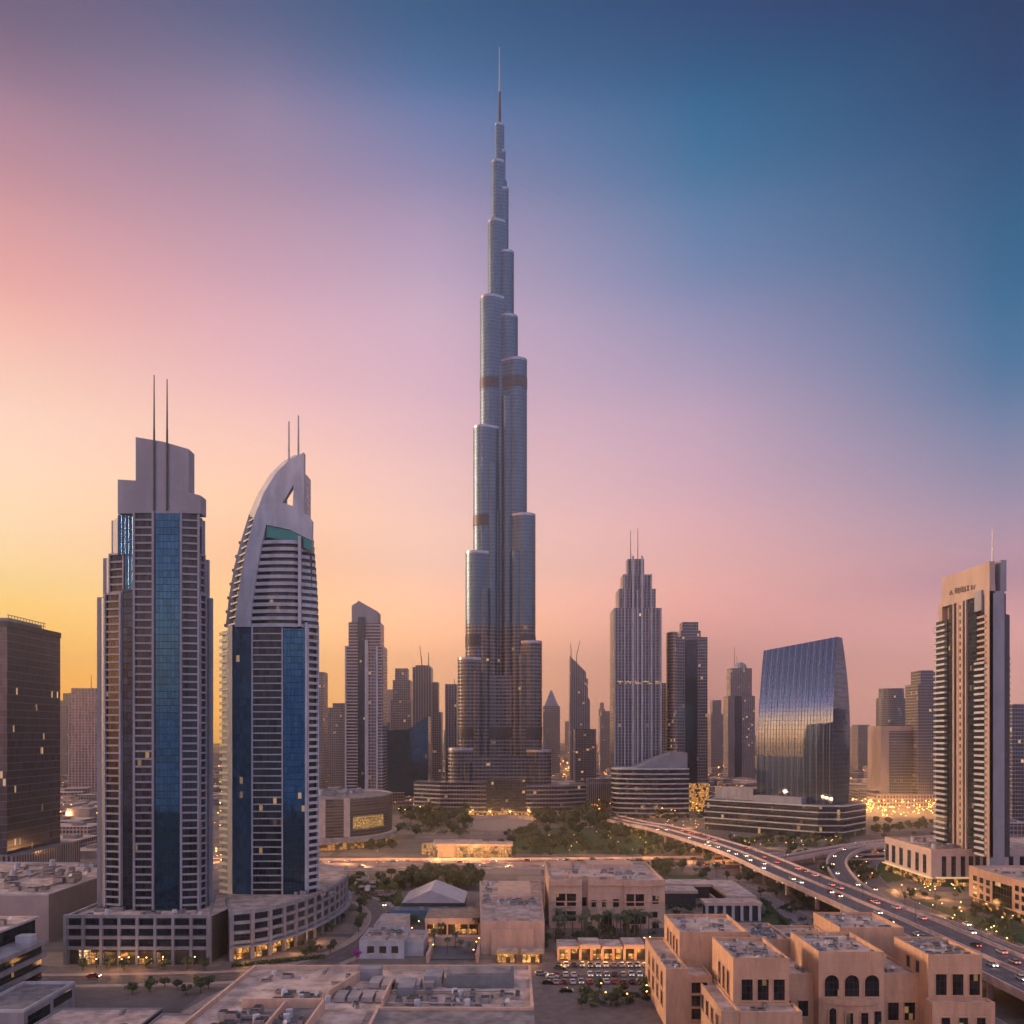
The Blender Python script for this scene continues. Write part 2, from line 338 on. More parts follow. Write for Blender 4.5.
def roadmat(name, w, lanes, col=(.11, .085, .09), edge=True):
    if name in MATS: return MATS[name]
    m, t, b = newmat(name)
    uv = NN(t, 'ShaderNodeUVMap'); s = NN(t, 'ShaderNodeSeparateXYZ'); t.links.new(uv.outputs[0], s.inputs[0])
    u, v = s.outputs[0], s.outputs[1]
    lw = w / lanes; dl = MA(t, 'ABSOLUTE', MA(t, 'SUBTRACT', MA(t, 'FRACT', MA(t, 'DIVIDE', u, lw)), .5))
    line = MA(t, 'GREATER_THAN', dl, .5 - .1 / lw)
    dash = MA(t, 'LESS_THAN', MA(t, 'FRACT', MA(t, 'DIVIDE', v, 9)), .45)
    ed = MA(t, 'GREATER_THAN', MA(t, 'ABSOLUTE', MA(t, 'SUBTRACT', u, w / 2)), w / 2 - .35)
    mk = MA(t, 'MAXIMUM', MA(t, 'MULTIPLY', line, dash), ed)
    wear = MAPR(t, noise_node(t, .5, 5), .25, .5)
    base = MIXC(t, MAPR(t, noise_node(t, .15, 6), .35, .7), col, tuple(c * .6 for c in col))
    trk = MA(t, 'MULTIPLY', MAPR(t, MA(t, 'ABSOLUTE', MA(t, 'SUBTRACT', dl, .25)), .22, .02), .22)
    base = MIXC(t, trk, base, tuple(c * .35 for c in col))
    t.links.new(MIXC(t, MA(t, 'MULTIPLY', MA(t, 'MULTIPLY', mk, wear), .8), base, (.5, .46, .44)), b.inputs['Base Color'])
    b.inputs['Roughness'].default_value = .6
    MATS[name] = m; return m
# ------------------------------------------------------------ palette
WHITE = mat('white_concrete', (.41, .405, .435), .65, var=.22, scale=.25, stretch=(1, 1, .3), joint=4.3)
GREYC = mat('grey_concrete', (.25, .24, .26), .75, var=.3, scale=.2, stretch=(1, 1, .3))
PURP = mat('smooth_grey_cladding', (.235, .235, .275), .6, var=.18, scale=.15, stretch=(1, 1, .3), joint=5.1)
DARKC = mat('dark_cladding', (.045, .043, .05), .5, var=.3)
SAND = mat('sand_render', (.52, .31, .195), .85, var=.17, scale=.45, bump=.05, stretch=(1, 1, .3), joint=3.1)
SAND2 = mat('pale_sand_render', (.53, .35, .26), .85, var=.18, scale=.4, bump=.05, stretch=(1, 1, .3), joint=3.7)
ROOF = mat('roof_screed', (.48, .36, .31), .9, var=.45, scale=.22, bump=.03)
ROOF2 = mat('grey_roof_felt', (.20, .175, .18), .9, var=.5, scale=.25, bump=.03)
METAL = mat('galvanised_metal', (.33, .31, .31), .45, .6, var=.3, scale=.8)
DMETAL = mat('dark_metal', (.05, .05, .055), .5, .4)
BEIGEC = mat('beige_cladding', (.37, .275, .235), .65, var=.15, scale=.15, stretch=(1, 1, .3))
GL_A = facade('blue_grey_glazing', 50, 1.5, (.05, .05, .055), (.016, .024, .034), 0, .07, .014, .3, .10, .14, var=.8)
GL_BLUE = facade('blue_curtain_glass', 2.75, 1.5, (.02, .03, .045), (.02, .075, .13), .06, .06, .002, .25, .75, .07, var=.2, wob=.010)
GL_DARK = facade('dark_curtain_glass', 2.75, 2, (.03, .03, .035), (.025, .035, .05), .1, .08, .004, .4, .4, .12)
SHOP = shopfront('warm_shopfront', .55, 2.4, (1, .42, .10))
SHOP2 = shopfront('bright_shopfront', .7, 1.6, (1, .43, .11), .75)
SHOP3 = shopfront('dim_shopfront', .4, 3, (1, .40, .10), .45)
LAMPW = emit('warm_lamp', (1, .45, .12), 12)
LAMPY = emit('white_lamp', (1, .72, .42), 4)

# ------------------------------------------------------------ ground, roads, water of lights
g = MB(); g.face([(-6500, -300, 0), (6500, -300, 0), (6500, 9000, 0), (-6500, 9000, 0)])
gm, t, b = newmat('city_ground')
n1 = MAPR(t, noise_node(t, .02, 8, None, .65), .35, .65); n2 = MAPR(t, noise_node(t, .25, 4), .3, .7)
gg = NN(t, 'ShaderNodeNewGeometry'); bk = NN(t, 'ShaderNodeTexBrick'); t.links.new(gg.outputs['Position'], bk.inputs['Vector'])
bk.inputs['Color1'].default_value = (.30, .22, .185, 1); bk.inputs['Color2'].default_value = (.10, .085, .085, 1); bk.inputs['Mortar'].default_value = (.07, .06, .065, 1)
bk.inputs['Scale'].default_value = 1; bk.inputs['Brick Width'].default_value = 42; bk.inputs['Row Height'].default_value = 27; bk.inputs['Mortar Size'].default_value = 3.2; bk.inputs['Mortar Smooth'].default_value = .05
c = MIXC(t, MA(t, 'MULTIPLY', n1, .7), bk.outputs[0], (.20, .15, .13)); c = MIXC(t, MA(t, 'MULTIPLY', n2, .5), c, (.06, .055, .055))
t.links.new(c, b.inputs['Base Color']); b.inputs['Roughness'].default_value = .9
struct(g, 'ground', gm)
ASPH = mat('pale_asphalt', (.115, .095, .10), .75, var=.35, scale=.3)
PAVE = mat('paving', (.34, .25, .22), .8, var=.25, scale=.4)
LAWN = mat('lawn_grass', (.045, .075, .025), .95, var=.5, scale=.5)
KERB = mat('kerb_stone', (.42, .35, .32), .8, var=.2)
def area(name, pts, m, z, kind='structure', zb=None):
    mb = MB()
    if sum(p[0] * q[1] - q[0] * p[1] for p, q in zip(pts, pts[1:] + pts[:1])) < 0: pts = pts[::-1]
    if zb is None: mb.face([(p[0], p[1], z) for p in pts])
    else: mb.prism(pts, zb, z)
    o = mb.build(name, m); o['kind'] = kind; return o
def gp(*px): return [tuple(G(*p)) for p in px]
# boulevard (two carriageways) across the middle distance
BV = [Vector((x, y)) for x, y in ((-420, 575), (-150, 580), (0, 584), (120, 592), (190, 612), (330, 650))]
BVS = spline(BV, 10)
RB = roadmat('boulevard_asphalt', 16, 4, (.095, .078, .082))
mb = MB(); ribbon(mb, BVS, -24, 24, 0, .02, top_only=True); struct(mb, 'boulevard_verge', PAVE)
mb = MB(); ribbon(mb, BVS, -19, -3, 0, .03, top_only=True); ribbon(mb, BVS, 3, 19, 0, .03, top_only=True); struct(mb, 'boulevard_road', RB)
# street behind and round the curved podium
CR = spline([G(395, 893), G(372, 893), G(352, 896), G(374, 904), G(384, 917), G(372, 938), G(340, 956), G(300, 968), G(240, 976), G(150, 979), G(0, 981), G(-120, 981)], 8)
mb = MB(); ribbon(mb, CR, -9, 9, 0, .02, top_only=True); struct(mb, 'curved_street_pavement', PAVE)
mb = MB(); ribbon(mb, CR, -6.2, 6.2, 0, .03, top_only=True); struct(mb, 'curved_street', roadmat('street_asphalt', 12.4, 3))
# street running down to the near left corner, road under the flyover, road right of it, car park
DLP = spline([G(330, 962), G(262, 985), G(215, 1010), G(170, 1045), G(100, 1110)], 6); mb = MB(); ribbon(mb, DLP, -9, 9, 0, .026, top_only=True); struct(mb, 'side_street_pavement', PAVE)
mb = MB(); DL = spline([G(330, 962), G(262, 985), G(215, 1010), G(170, 1045), G(100, 1110)], 6); ribbon(mb, DL, -6, 6, 0, .034, top_only=True); struct(mb, 'side_street', roadmat('street_asphalt2', 12, 2))
UF = spline([Vector((118, 560)), Vector((128, 500)), Vector((133, 430)), Vector((137, 370)), Vector((140, 250))], 6)
mb = MB(); ribbon(mb, UF, -6, 6, 0, .03, top_only=True); struct(mb, 'service_road', roadmat('service_asphalt', 12, 3, (.17, .14, .15)))
GR = spline([Vector((262, 640)), Vector((222, 560)), Vector((200, 470)), Vector((199, 400)), Vector((201, 330)), Vector((203, 200))], 6)
mb = MB(); ribbon(mb, GR, -7, 7, 0, .03, top_only=True); struct(mb, 'frontage_road', roadmat('frontage_asphalt', 14, 3, (.12, .10, .105)))
area('car_park', [(5, 242), (66, 242), (66, 338), (5, 338)], ASPH, .025)
area('plaza', arc_poly(PX(499, 850), 850, 36, 60, 40), PAVE, .03)
# lawns
area('lawn', gp((330, 885), (398, 880), (405, 905), (390, 912), (372, 900)), LAWN, .015, 'stuff')
area('park_lawn', gp((515, 828), (650, 828), (665, 854), (505, 854)), LAWN, .015, 'stuff')
area('verge_grass', [(92, 540), (116, 540), (128, 370), (118, 370)], LAWN, .015, 'stuff')
area('loop_garden', gp((850, 858), (880, 858), (905, 880), (872, 886), (852, 872)), LAWN, .012, 'stuff')
area('island_lawn', [(206, 340), (226, 340), (226, 400), (206, 470)], LAWN, .012, 'stuff')

# ------------------------------------------------------------ flyover and loop ramp
def flyover(name, label, pts, half, zf, med, cols, roadm):
    o = thing(name, label, 'flyover', (pts[len(pts) // 2].x, pts[len(pts) // 2].y))
    n = len(pts); z = lambda i: zf(i / (n - 1))
    mb = MB(); ribbon(mb, pts, -half - .6, half + .6, lambda i: z(i) - 1.5, lambda i: z(i) - .02); mb.build('deck', PINKC, o)
    lanes = ((-half, -.5), (.5, half)) if med else ((-half, half),)
    for a, b2 in lanes:
        mb = MB(); ribbon(mb, pts, a + .4, b2 - .4, 0, lambda i: z(i) + .01, top_only=True); mb.build('carriageway', roadm, o)
    for off in ((-half - .3, -.02, half + .3) if med else (-half - .3, half + .3)):
        mb = MB(); ribbon(mb, pts, off - .32, off + .32, lambda i: z(i) - .2, lambda i: z(i) + 1.1); mb.build('parapet', PINKC, o)
    acc = 0
    for i in range(1, n - 1):
        acc += (pts[i] - pts[i - 1]).length
        if acc > cols:
            acc = 0; t = (pts[i + 1] - pts[i - 1]).normalized(); s = Vector((t.y, -t.x)); zt = z(i)
            if zt < 3: continue
            for k in ((-.62, .62) if med else (0,)):
                p = pts[i] + s * half * k
                c = MB(); c.prism(arc_poly(p.x, p.y, 1.1, 1.1, 10), 0, zt - 2.6, 0); c.box(p.x, p.y, half * .9, 1.6, zt - 2.6, zt - 1.5, math.atan2(s.y, s.x)); c.build('column', PINKC, o, 40)
    return o
PINKC = mat('pink_grey_concrete', (.56, .40, .35), .7, var=.25, scale=.3)
def G2(px, py, z): return G(px, py, z)
FLY = spline([Vector((60, 1010)), Vector((92, 900)), G(640, 822, 9), G(675, 831.5, 9), G(735, 850, 9), G(790, 873, 9), Vector((157, 428)), Vector((160, 370)), Vector((161, 330)), Vector((162, 282)), Vector((162, 240)), Vector((162, 120))], 9)
fl = flyover('flyover', 'long concrete motorway flyover on round columns sweeping across the right side', FLY, 12.5, lambda t: 9 * min(1, max(0.08, (t - .02) * 5)), True, 34, roadmat('flyover_asphalt', 11.2, 3, (.125, .10, .105)))
RMP = spline([Vector((330, 690)), Vector((290, 655)), G(905, 845, 6), G(876, 845, 6), G(852, 849, 6), G(837, 860, 6), G(843, 876, 6), G(862, 892, 6), Vector((174.5, 405)), Vector((180, 362)), Vector((181, 299)), Vector((181, 220)), Vector((181, 120))], 9)
flyover('loop_ramp', 'curved concrete slip ramp looping round a small garden and running beside the flyover', RMP, 5.4, lambda t: 6.0, False, 30, roadmat('ramp_asphalt', 10, 2, (.125, .10, .105)))

flyover('slip_road', 'short concrete slip road joining the flyover to the loop ramp before the blue glass podium', spline([G(768, 860, 7.5), G(788, 857, 7.5), G(815, 852, 7.2), G(848, 846.5, 6.6), G(890, 841, 6.2), G(950, 836, 6)], 7), 4.6, lambda t: 7.6 - 1.8 * t, False, 26, roadmat('slip_asphalt', 8.4, 2, (.125, .10, .105)))
for off, lb in ((-22, 'long pale concrete barrier on the far side of the boulevard'), (22, 'long pale concrete barrier on the near side of the boulevard'), (0, 'low concrete barrier on the middle strip of the boulevard')):
    mb = MB(); ribbon(mb, BVS, off - .35, off + .35, 0, 1.5); tag(mb.build('barrier', PINKC), lb, 'barrier')

# ------------------------------------------------------------ the great tower
BX, BY = PX(501, 990), 990.0
bt = thing('skyscraper', 'very tall stepped silver skyscraper tapering to a needle spire above all the others', 'skyscraper', (BX, BY))
ST = facade('silver_fins', 3.9, 1.6, (.125, .175, .225), (.06, .095, .135), .36, .16, .0, 0, .8, .36, .46, .85, .25, .006)
STG = facade('silver_grid', 3.9, 4.2, (.20, .18, .18), (.03, .038, .05), .40, .13, .008, .45, .4, .15, .45, .45, .6)
SBAND = facade('mechanical_louvre', 1.2, 60, (.08, .07, .075), (.06, .05, .05), .35, 0, 0, 0, .3, .4, .5, .2)
SRIM = mat('silver_rim', (.34, .34, .37), .35, .7, var=.2)
def stadium(ang, r, L, n=20, back=0, grow=0):
    d = Vector((math.cos(R(ang)), math.sin(R(ang)))); s = Vector((-d.y, d.x)); c = Vector((BX, BY)); r += grow
    P = [c + d * L + (d * math.cos(q) + s * math.sin(q)) * r for q in [math.pi * (i / n - .5) for i in range(n + 1)]]
    return [tuple(p) for p in P] + [tuple(c - d * back + s * r), tuple(c - d * back - s * r)]
def tier(ang, ext, ztop, r=None, lobes=False, L=None):
    r = r or min(11.8, max(2.2, ext * .6)); L = max(0.2, (ext - r) / .866) if L is None else L
    zs = 205; mb = MB(); P = stadium(ang, r, L, back=2)
    if ztop > zs + 20:
        mb.prism(P, 0, zs, 1); mb.prism(P, zs, ztop, 0)
    else: mb.prism(P, 0, ztop, 1)
    d = Vector((math.cos(R(ang)), math.sin(R(ang)))); s = Vector((-d.y, d.x)); c = Vector((BX, BY))
    if ext >= 28:
        for k in (-1, 1):
            q = c + d * (L - 5) + s * k * r * .82; A = arc_poly(q.x, q.y, r * .5, r * .5, 18); zl = ztop - (14 if lobes else 40)
            mb.prism(A, 0, min(zs, zl), 1)
            if zl > zs: mb.prism(A, zs, zl, 0)
    mb.build('wing_tier', [ST, STG], bt, 35)
    rim = MB(); rim.prism(stadium(ang, r, L, back=0, grow=.15), ztop - 1.6, ztop + 1.2); rim.build('roof_rim', SRIM, bt, 35)
    for zb in (471, 319, 187, 88):
        if ztop > zb + 16: MB().prism(stadium(ang, r, L, back=0, grow=.3), zb - 6, zb + 6).build('mechanical_band', SBAND, bt, 35)
LA, RA = 210, -30
for ang, rows in ((LA, ((23.2, 566, 0), (30.4, 422, 0), (38.7, 284, 0), (47, 168, 1), (57, 70, 1))), (RA, ((18.8, 546, 0), (28.8, 496, 0), (38, 325, 0), (45, 186, 1), (55, 68, 1)))):
    for ext, zt, lb in rows: tier(ang, ext, zt, lobes=bool(lb))
for L, zt in ((44, 120), (34, 240), (24, 380), (13, 520)): tier(90, 0, zt, 11, L=L)
for ang, ext, zt in ((LA, 14.6, 652), (LA, 10.2, 720), (LA, 6.6, 762), (RA, 14.4, 618), (RA, 8.4, 690), (RA, 5.0, 733)):
    tier(ang, ext, zt, r=max(2.6, ext * .62))
MB().prism(arc_poly(BX - 1, BY, 7.5, 7.5, 20), 0, 700, 0).build('core', ST, bt, 35)
for x, y, r, z in ((-.5, -11, 4.6, 492), (-9, -16, 5.5, 250), (9, -16, 5.5, 205), (-4.5, -15, 3.4, 330), (5, -15.5, 3.8, 300)):
    mb = MB(); A = arc_poly(BX + x, BY + y, r, r, 18); mb.prism(A, 0, min(z, 200), 1); mb.prism(A, min(z, 200), z, 0); mb.build('valley_column', [ST, STG], bt, 35)
MB().prism([(BX + x, BY + y) for x, y in ((-41, -26), (-33, -31), (-20, -27), (-8, -22), (8, -22), (20, -27), (33, -31), (41, -26), (41, 0), (-41, 0))], 0, 150, 0).build('flared_base', STG, bt, 35)
MB().prism([(BX + x, BY + y) for x, y in ((-40.6, -27), (-33, -31.6), (-20, -27.6), (-8, -22.6), (8, -22.6), (20, -27.6), (33, -31.6), (40.6, -27), (40.6, 0), (-40.6, 0))], 82, 94, 0).build('mechanical_band', SBAND, bt, 35)
MB().prism([(BX + x, BY + y) for x, y in ((-53, -26), (-44, -36), (-20, -32), (20, -32), (44, -36), (53, -26), (53, 0), (-53, 0))], 0, 62, 0).build('flared_base', STG, bt, 35)
MB().beam((BX - 1.6, BY, 700), (BX - 1.6, BY, 762), 3.8, 2.2, 12).beam((BX - 1.6, BY, 762), (BX - 1.6, BY, 800), 1.9, 1.3, 10).build('spire_base', DMETAL, bt, 40)
MB().beam((BX - 1.6, BY, 800), (BX - 1.6, BY, 850), .9, .45, 8).build('spire', METAL, bt)
# its low wings and entrance block
BAND = facade('banded_podium', 4.4, 40, (.36, .31, .31), (.04, .045, .055), .34, 0, .0, 0, .45, .15, .5)
BANDL = facade('banded_podium_lit', 4.4, 3.2, (.27, .235, .235), (.03, .035, .045), .36, .08, .012, .4, .45, .15, .5)
yb = 928
mb = MB(); mb.prism([(PX(411, yb), yb + 28), (PX(440, yb), yb + 6), (PX(488, yb), yb), (PX(488, yb), yb + 45), (PX(411, yb), yb + 60)], 0, PZ(783, yb)); mb.build('podium_wing', BANDL, bt)
mb = MB(); mb.prism([(PX(524, yb), yb), (PX(560, yb), yb + 4), (PX(588, yb), yb + 22), (PX(588, yb), yb + 55), (PX(524, yb), yb + 45)], 0, PZ(785, yb)); mb.build('podium_wing', BANDL, bt)
mb = MB(); mb.box(PX(506, yb), yb + 14, 41, 30, 0, PZ(782, yb) + 2); mb.build('entrance_block', facade('entrance_glass', 3, 2.5, (.12, .11, .115), (.06, .06, .07), .12, .12, .02, .8), bt)
mb = MB(); mb.box(PX(506, yb), yb - 4, 78, 6, 0, 5.5); mb.build('entrance_canopy', SHOP2, bt)

# ------------------------------------------------------------ mid and far towers
def tower(name, label, d, tiers, m, depth=None, yaw=0, group=None, ant=(), roofm=None, shape='box', strips=(), cat='tower', fade=None):
    """tiers: (left px, right px, top row) from the ground up; strips: (left, right, top row, material, proud m)"""
    x0, x1 = tiers[0][0], tiers[0][1]; w0 = (x1 - x0) * d / F; dep = depth or w0 * .8
    o = thing(name, label, cat, (PX((x0 + x1) / 2, d), d + dep / 2), group)
    zb = 0
    for i, (a, b_, ty) in enumerate(tiers):
        z = PZ(ty, d); w = (b_ - a) * d / F; cx = PX((a + b_) / 2, d); dp = dep * w / w0; cyy = d + dep / 2
        mb = MB()
        if shape == 'round' and i == 0 or shape == 'rounds': mb.prism(arc_poly(cx, cyy, w / 2, dp / 2, 28), zb, z, 0, 1)
        else: mb.box(cx, cyy, w, dp, zb, z, R(yaw), 0, 1)
        mb.build('body' if i == 0 else 'setback', [m, roofm or ROOF2], o, 30 if shape.startswith('round') else 0)
        zb = z
    for a, b_, ty, mm, pr in strips:
        mb = MB(); mb.seg((PX(a, d), d), (PX(b_, d), d), 0, PZ(ty, d), -1, pr); mb.build('facade_strip', mm, o)
    for px, py in ant:
        MB().beam((PX(px, d), d + dep / 2, zb - 6), (PX(px, d), d + dep / 2, PZ(py, d)), .55, .3).build('antenna', DMETAL, o)
    return o
def fac(n, fh=3.6, bw=3.2, fr=(.34, .27, .27), gl=(.06, .06, .07), sh=.3, mw=.25, lit=.012, **k): return facade(n, fh, bw, fr, gl, sh, mw, lit, **k)
F1 = fac('apartment_grid', 3.6, 3.2); F2 = fac('dark_apartment_grid', 3.5, 2.6, (.30, .26, .26), (.035, .045, .06), .24, .16, .012)
F3 = fac('vertical_pier_grid', 3.6, 3.8, (.30, .26, .27), (.045, .06, .085), .16, .36, .01); F4 = fac('pale_hotel_grid', 3.4, 2.8, (.46, .35, .32), (.07, .06, .065), .36, .34, .012)
F5 = fac('balcony_bands', 3.5, 20, (.42, .34, .33), (.05, .05, .06), .4, .02, .0); F6 = fac('blue_office_grid', 4, 1.9, (.10, .12, .14), (.05, .10, .15), .12, .08, .012, gm=.6)
# tall slim tower right of the sail tower
d = 985
t1 = tower('apartment_tower', 'slim banded apartment tower with an angled crown right of the sail-shaped tower', d, [(345, 383, 646), (348, 380, 622)], F5, 34)
for a, b_, ty, mm, pr in ((358, 365, 617, GL_DARK, .6), (365, 368, 640, WHITE, 1.4), (376, 378, 646, WHITE, 1.2), (345, 346.5, 646, WHITE, .8), (368, 376, 648, F1, .9)):
    MB().seg((PX(a, d), d), (PX(b_, d), d), 0, PZ(ty, d), -1, pr).build('facade_strip', mm, t1)
mb = MB(); x = [PX(q, d) for q in (351, 357.5, 377)]
mb.plate([(x[0], PZ(623, d)), (x[1], PZ(623, d)), (x[1], PZ(601, d)), (x[0], PZ(605, d))], d + 4, d + 26); mb.plate([(x[1] + .05, PZ(623, d)), (x[2], PZ(623, d)), (x[2], PZ(611, d)), (x[1] + .05, PZ(600, d))], d + 2, d + 28); mb.build('crown', PURP, t1)
# twin-antenna stepped tower and its neighbour
d = 985
t2 = tower('stepped_tower', 'tall dark stepped tower with twin antennas right of the great skyscraper', d, [(614, 661.6, 608), (619.4, 656.4, 588), (624, 652, 573), (629, 646, 556.5)], F3, 42, ant=((633.2, 526), (640.5, 524)))
for a, b_, ty in ((632, 634, 556), (641, 643, 556), (624, 625.2, 574), (650.5, 652, 574), (614.2, 615.4, 608), (660.2, 661.6, 608), (636.8, 638, 590)):
    MB().seg((PX(a, d), d), (PX(b_, d), d), 0, PZ(ty, d), -1, 1.3).build('pier', WHITE, t2)
MB().seg((PX(615, d), d), (PX(661, d), d), PZ(684, d), PZ(681, d), -1, 1.0).build('lit_floor', shopfront('lit_sky_floor', .45, 2.2, (1, .6, .3), .6), t2)
d = 1000
t3 = tower('apartment_tower', 'dark apartment tower with a round corner turret right of the stepped tower', d, [(675, 707.5, 637), (682, 702, 630), (684, 700, 621)], F2, 36)
MB().prism(arc_poly(PX(673.5, d), d + 10, 6, 14, 20), 0, PZ(632, d)).build('corner_turret', facade('warm_turret', 3.5, 2, (.38, .29, .26), (.07, .06, .06), .35, .2, .03), t3, 35)
MB().seg((PX(685, d), d), (PX(697, d), d), 0, PZ(640, d), -1, .9).build('facade_strip', GL_DARK, t3)
# domed tower, slanted tower, pointed tower
d = 1600
t4 = tower('domed_tower', 'grey tower with a domed crown and thin antennas left of the blue glass building', d, [(728, 755, 696), (731, 752.5, 668)], F1, 36, ant=((737, 646), (739.5, 655)))
dm = MB().ball((PX(743, d), d + 18, PZ(668, d)), 12, 16, 0, 1.0); dm.build('dome', PURP, t4, 40)
MB().seg((PX(735, d), d), (PX(742, d), d), 0, PZ(696, d), -1, 1).build('facade_strip', GL_DARK, t4)
d = 1500
t5 = thing('slanted_tower', 'slim tower with a sharply slanted top and a crane right of the great skyscraper', 'tower', (PX(580, d), d + 15))
mb = MB(); xs = [PX(q, d) for q in (570, 585.5, 589, 589, 570)]
mb.plate([(xs[0], 0), (PX(590, d), 0), (PX(590, d), PZ(700, d)), (PX(588, d), PZ(697, d)), (PX(588, d), PZ(679, d)), (PX(586, d), PZ(678, d)), (PX(586, d), PZ(672, d)), (xs[0], PZ(656, d))], d, d + 30); mb.build('body', F3, t5)
def crane(lbl, px, py0, py1, jx, jy, d):
    o = thing('tower_crane', lbl, 'crane', (PX(px, d), d + 10, PZ(py0, d)), 'cranes on unfinished towers')
    MB().beam((PX(px, d), d + 10, PZ(py0, d)), (PX(px, d), d + 10, PZ(py1, d)), 1.0, .8, 4).build('mast', DMETAL, o)
    MB().beam((PX(px, d), d + 10, PZ(py1, d)), (PX(jx, d), d + 10, PZ(jy, d)), .9, .5, 4).build('jib', DMETAL, o)
crane('thin crane with raised jib on the slanted tower', 577, 664, 655, 580.5, 640, d)
crane('smaller crane at the peak of the slanted tower', 571.5, 658, 650, 571, 643, d)
d = 1700
t6 = tower('pointed_tower', 'hazy tower with a pointed pyramid top beside the great skyscraper', d, [(543, 560, 706)], F1, 30)
mb = MB(); P = [(PX(544.5, d), d + 2), (PX(558.5, d), d + 2), (PX(558.5, d), d + 27), (PX(544.5, d), d + 27)]; c = (PX(551.5, d), d + 14.5)
mb.prism(P, PZ(706, d), PZ(690, d), 0, top=[(c[0] + (p[0] - c[0]) * .1, c[1] + (p[1] - c[1]) * .1) for p in P]); mb.build('pyramid_roof', PURP, t6)
tower('apartment_block', 'dark mid-height block with lit windows in front of the slanted tower', 1300, [(575, 596, 729)], fac('lit_block_grid', 3.6, 4, (.22, .18, .18), (.05, .05, .06), .3, .25, .05, litst=.7), 30)
tower('hazy_tower', 'hazy round-topped tower right of the slanted tower', 1900, [(600, 613, 716), (601.5, 611.5, 711)], F1, 30)
# cluster between the slim apartment tower and the skyscraper
tower('hazy_tower', 'hazy tapering tower directly behind the blue glass wedge building', 1350, [(390.5, 411, 700), (392.5, 410, 680), (394.5, 407, 668)], F1, 34)
t7 = tower('unfinished_tower', 'tall hazy flat-topped tower carrying cranes behind the glass wedge', 1300, [(412.5, 431, 667), (415, 429, 665)], F3, 34)
crane('leaning crane on the tall flat-topped hazy tower', 421, 665, 661, 419, 645, 1300)
crane('upright thin crane right of the leaning crane', 428, 668, 660, 427.5, 652, 1300)
tower('hazy_tower', 'hazy stepped tower right of the crane tower', 1350, [(430, 441.5, 712), (430, 438, 682)], F1, 30)
tower('hazy_tower', 'slim hazy tower touching the left side of the great skyscraper', 1200, [(445, 457, 684)], F3, 26, ant=((454, 678),))
d = 1130
t8 = thing('glass_wedge_building', 'low blue glass building with a sloping wedge roof left of the skyscraper', 'building', (PX(408, d), d + 20))
mb = MB(); mb.plate([(PX(385, d), 0), (PX(428, d), 0), (PX(428, d), PZ(716, d)), (PX(409, d), PZ(729, d)), (PX(385, d), PZ(731, d))], d, d + 40); mb.build('glass_volume', facade('teal_glass', 4, 2.2, (.03, .05, .07), (.035, .10, .17), .12, .1, .008, .5, .6, .1), t8)
# far left
tower('hazy_tower', 'hazy pale tower with a needle seen between the dark office and the twin-antenna tower', 1150, [(68, 98, 693), (70, 95, 688)], fac('pale_far_grid', 3.6, 4.2, (.42, .3, .28), (.12, .10, .11), .25, .35, .0), 34, ant=((85, 674),))
tower('hazy_tower', 'very faint tower at the right edge of the dark office', 1700, [(57, 67, 706)], F1, 30)
tower('hazy_tower', 'hazy slim tower touching the sail tower on its right', 1250, [(316, 324, 672)], F1, 26)
tower('hazy_tower', 'hazy broad tower just left of the slim apartment tower', 1350, [(329, 346, 708), (332, 345, 703)], F1, 34)
tower('hazy_tower', 'hazy low tower right of the sail tower with a stepped top', 1500, [(318, 331, 720), (321, 329, 713)], F1, 30)
tower('hazy_tower', 'hazy low tower wedged between slim apartment tower and glass wedge', 1400, [(382, 390, 722)], F1, 30)
tower('hazy_tower', 'pale tower peeping between the stepped and turreted towers', 1100, [(661, 670, 683)], F4, 26)
tower('hazy_tower', 'faint twin-stepped tower right of the turreted tower', 2100, [(711, 725, 714), (713, 722, 700)], F1, 36)
tower('hazy_tower', 'faint slim tower next to the turreted tower', 2200, [(702, 713, 722)], F1, 30)
# small hazy towers along the far skyline
rs = random.Random(23)
for i in range(46):
    d_ = rs.uniform(1900, 3800); px = rs.choice((rs.uniform(300, 460), rs.uniform(540, 760), rs.uniform(850, 1020), rs.uniform(56, 100))); w = rs.uniform(7, 14) * 1900 / d_ ; top = 735 - rs.uniform(6, 46) * 2400 / d_
    m_ = rs.choice((F1, F3, F4, F1)); ti = [(px - w / 2, px + w / 2, top)]
    if rs.random() < .6: ti.append((px - w * .3, px + w * .3, top - rs.uniform(3, 8)))
    tower('distant_tower', 'small pale tower fading into the haze of the far skyline', d_, ti, m_, rs.uniform(22, 36), group='far skyline towers')
# right background
d = 1065
t9 = tower('hotel_block', 'short hotel block with a dark glazed centre beyond the loop ramp', d, [(881, 925, 726)], BEIGEC, 40)
MB().seg((PX(889, d), d), (PX(921, d), d), 6, PZ(731, d), -1, .8).build('facade_strip', F2, t9)
mb = MB(); mb.box(PX(899.5, d), d - 4, 70, 30, 0, PZ(793, d)); mb.build('podium', fac('podium_openings', 4.5, 3.6, (.42, .30, .26), (.08, .06, .06), .4, .4, .06, litst=.5), t9)
tower('round_tower', 'grey round-topped tower behind the short hotel block', 1400, [(881.5, 912, 698), (884, 909, 688)], F2, 38, shape='rounds')
tower('hazy_tower', 'hazy pale tower touching the left side of the beige sign tower', 1050, [(918, 938, 684), (922, 937, 670)], F2, 34)
tower('hazy_tower', 'dim tower at the right edge behind the beige sign tower', 800, [(1012, 1034, 704)], F2, 30)
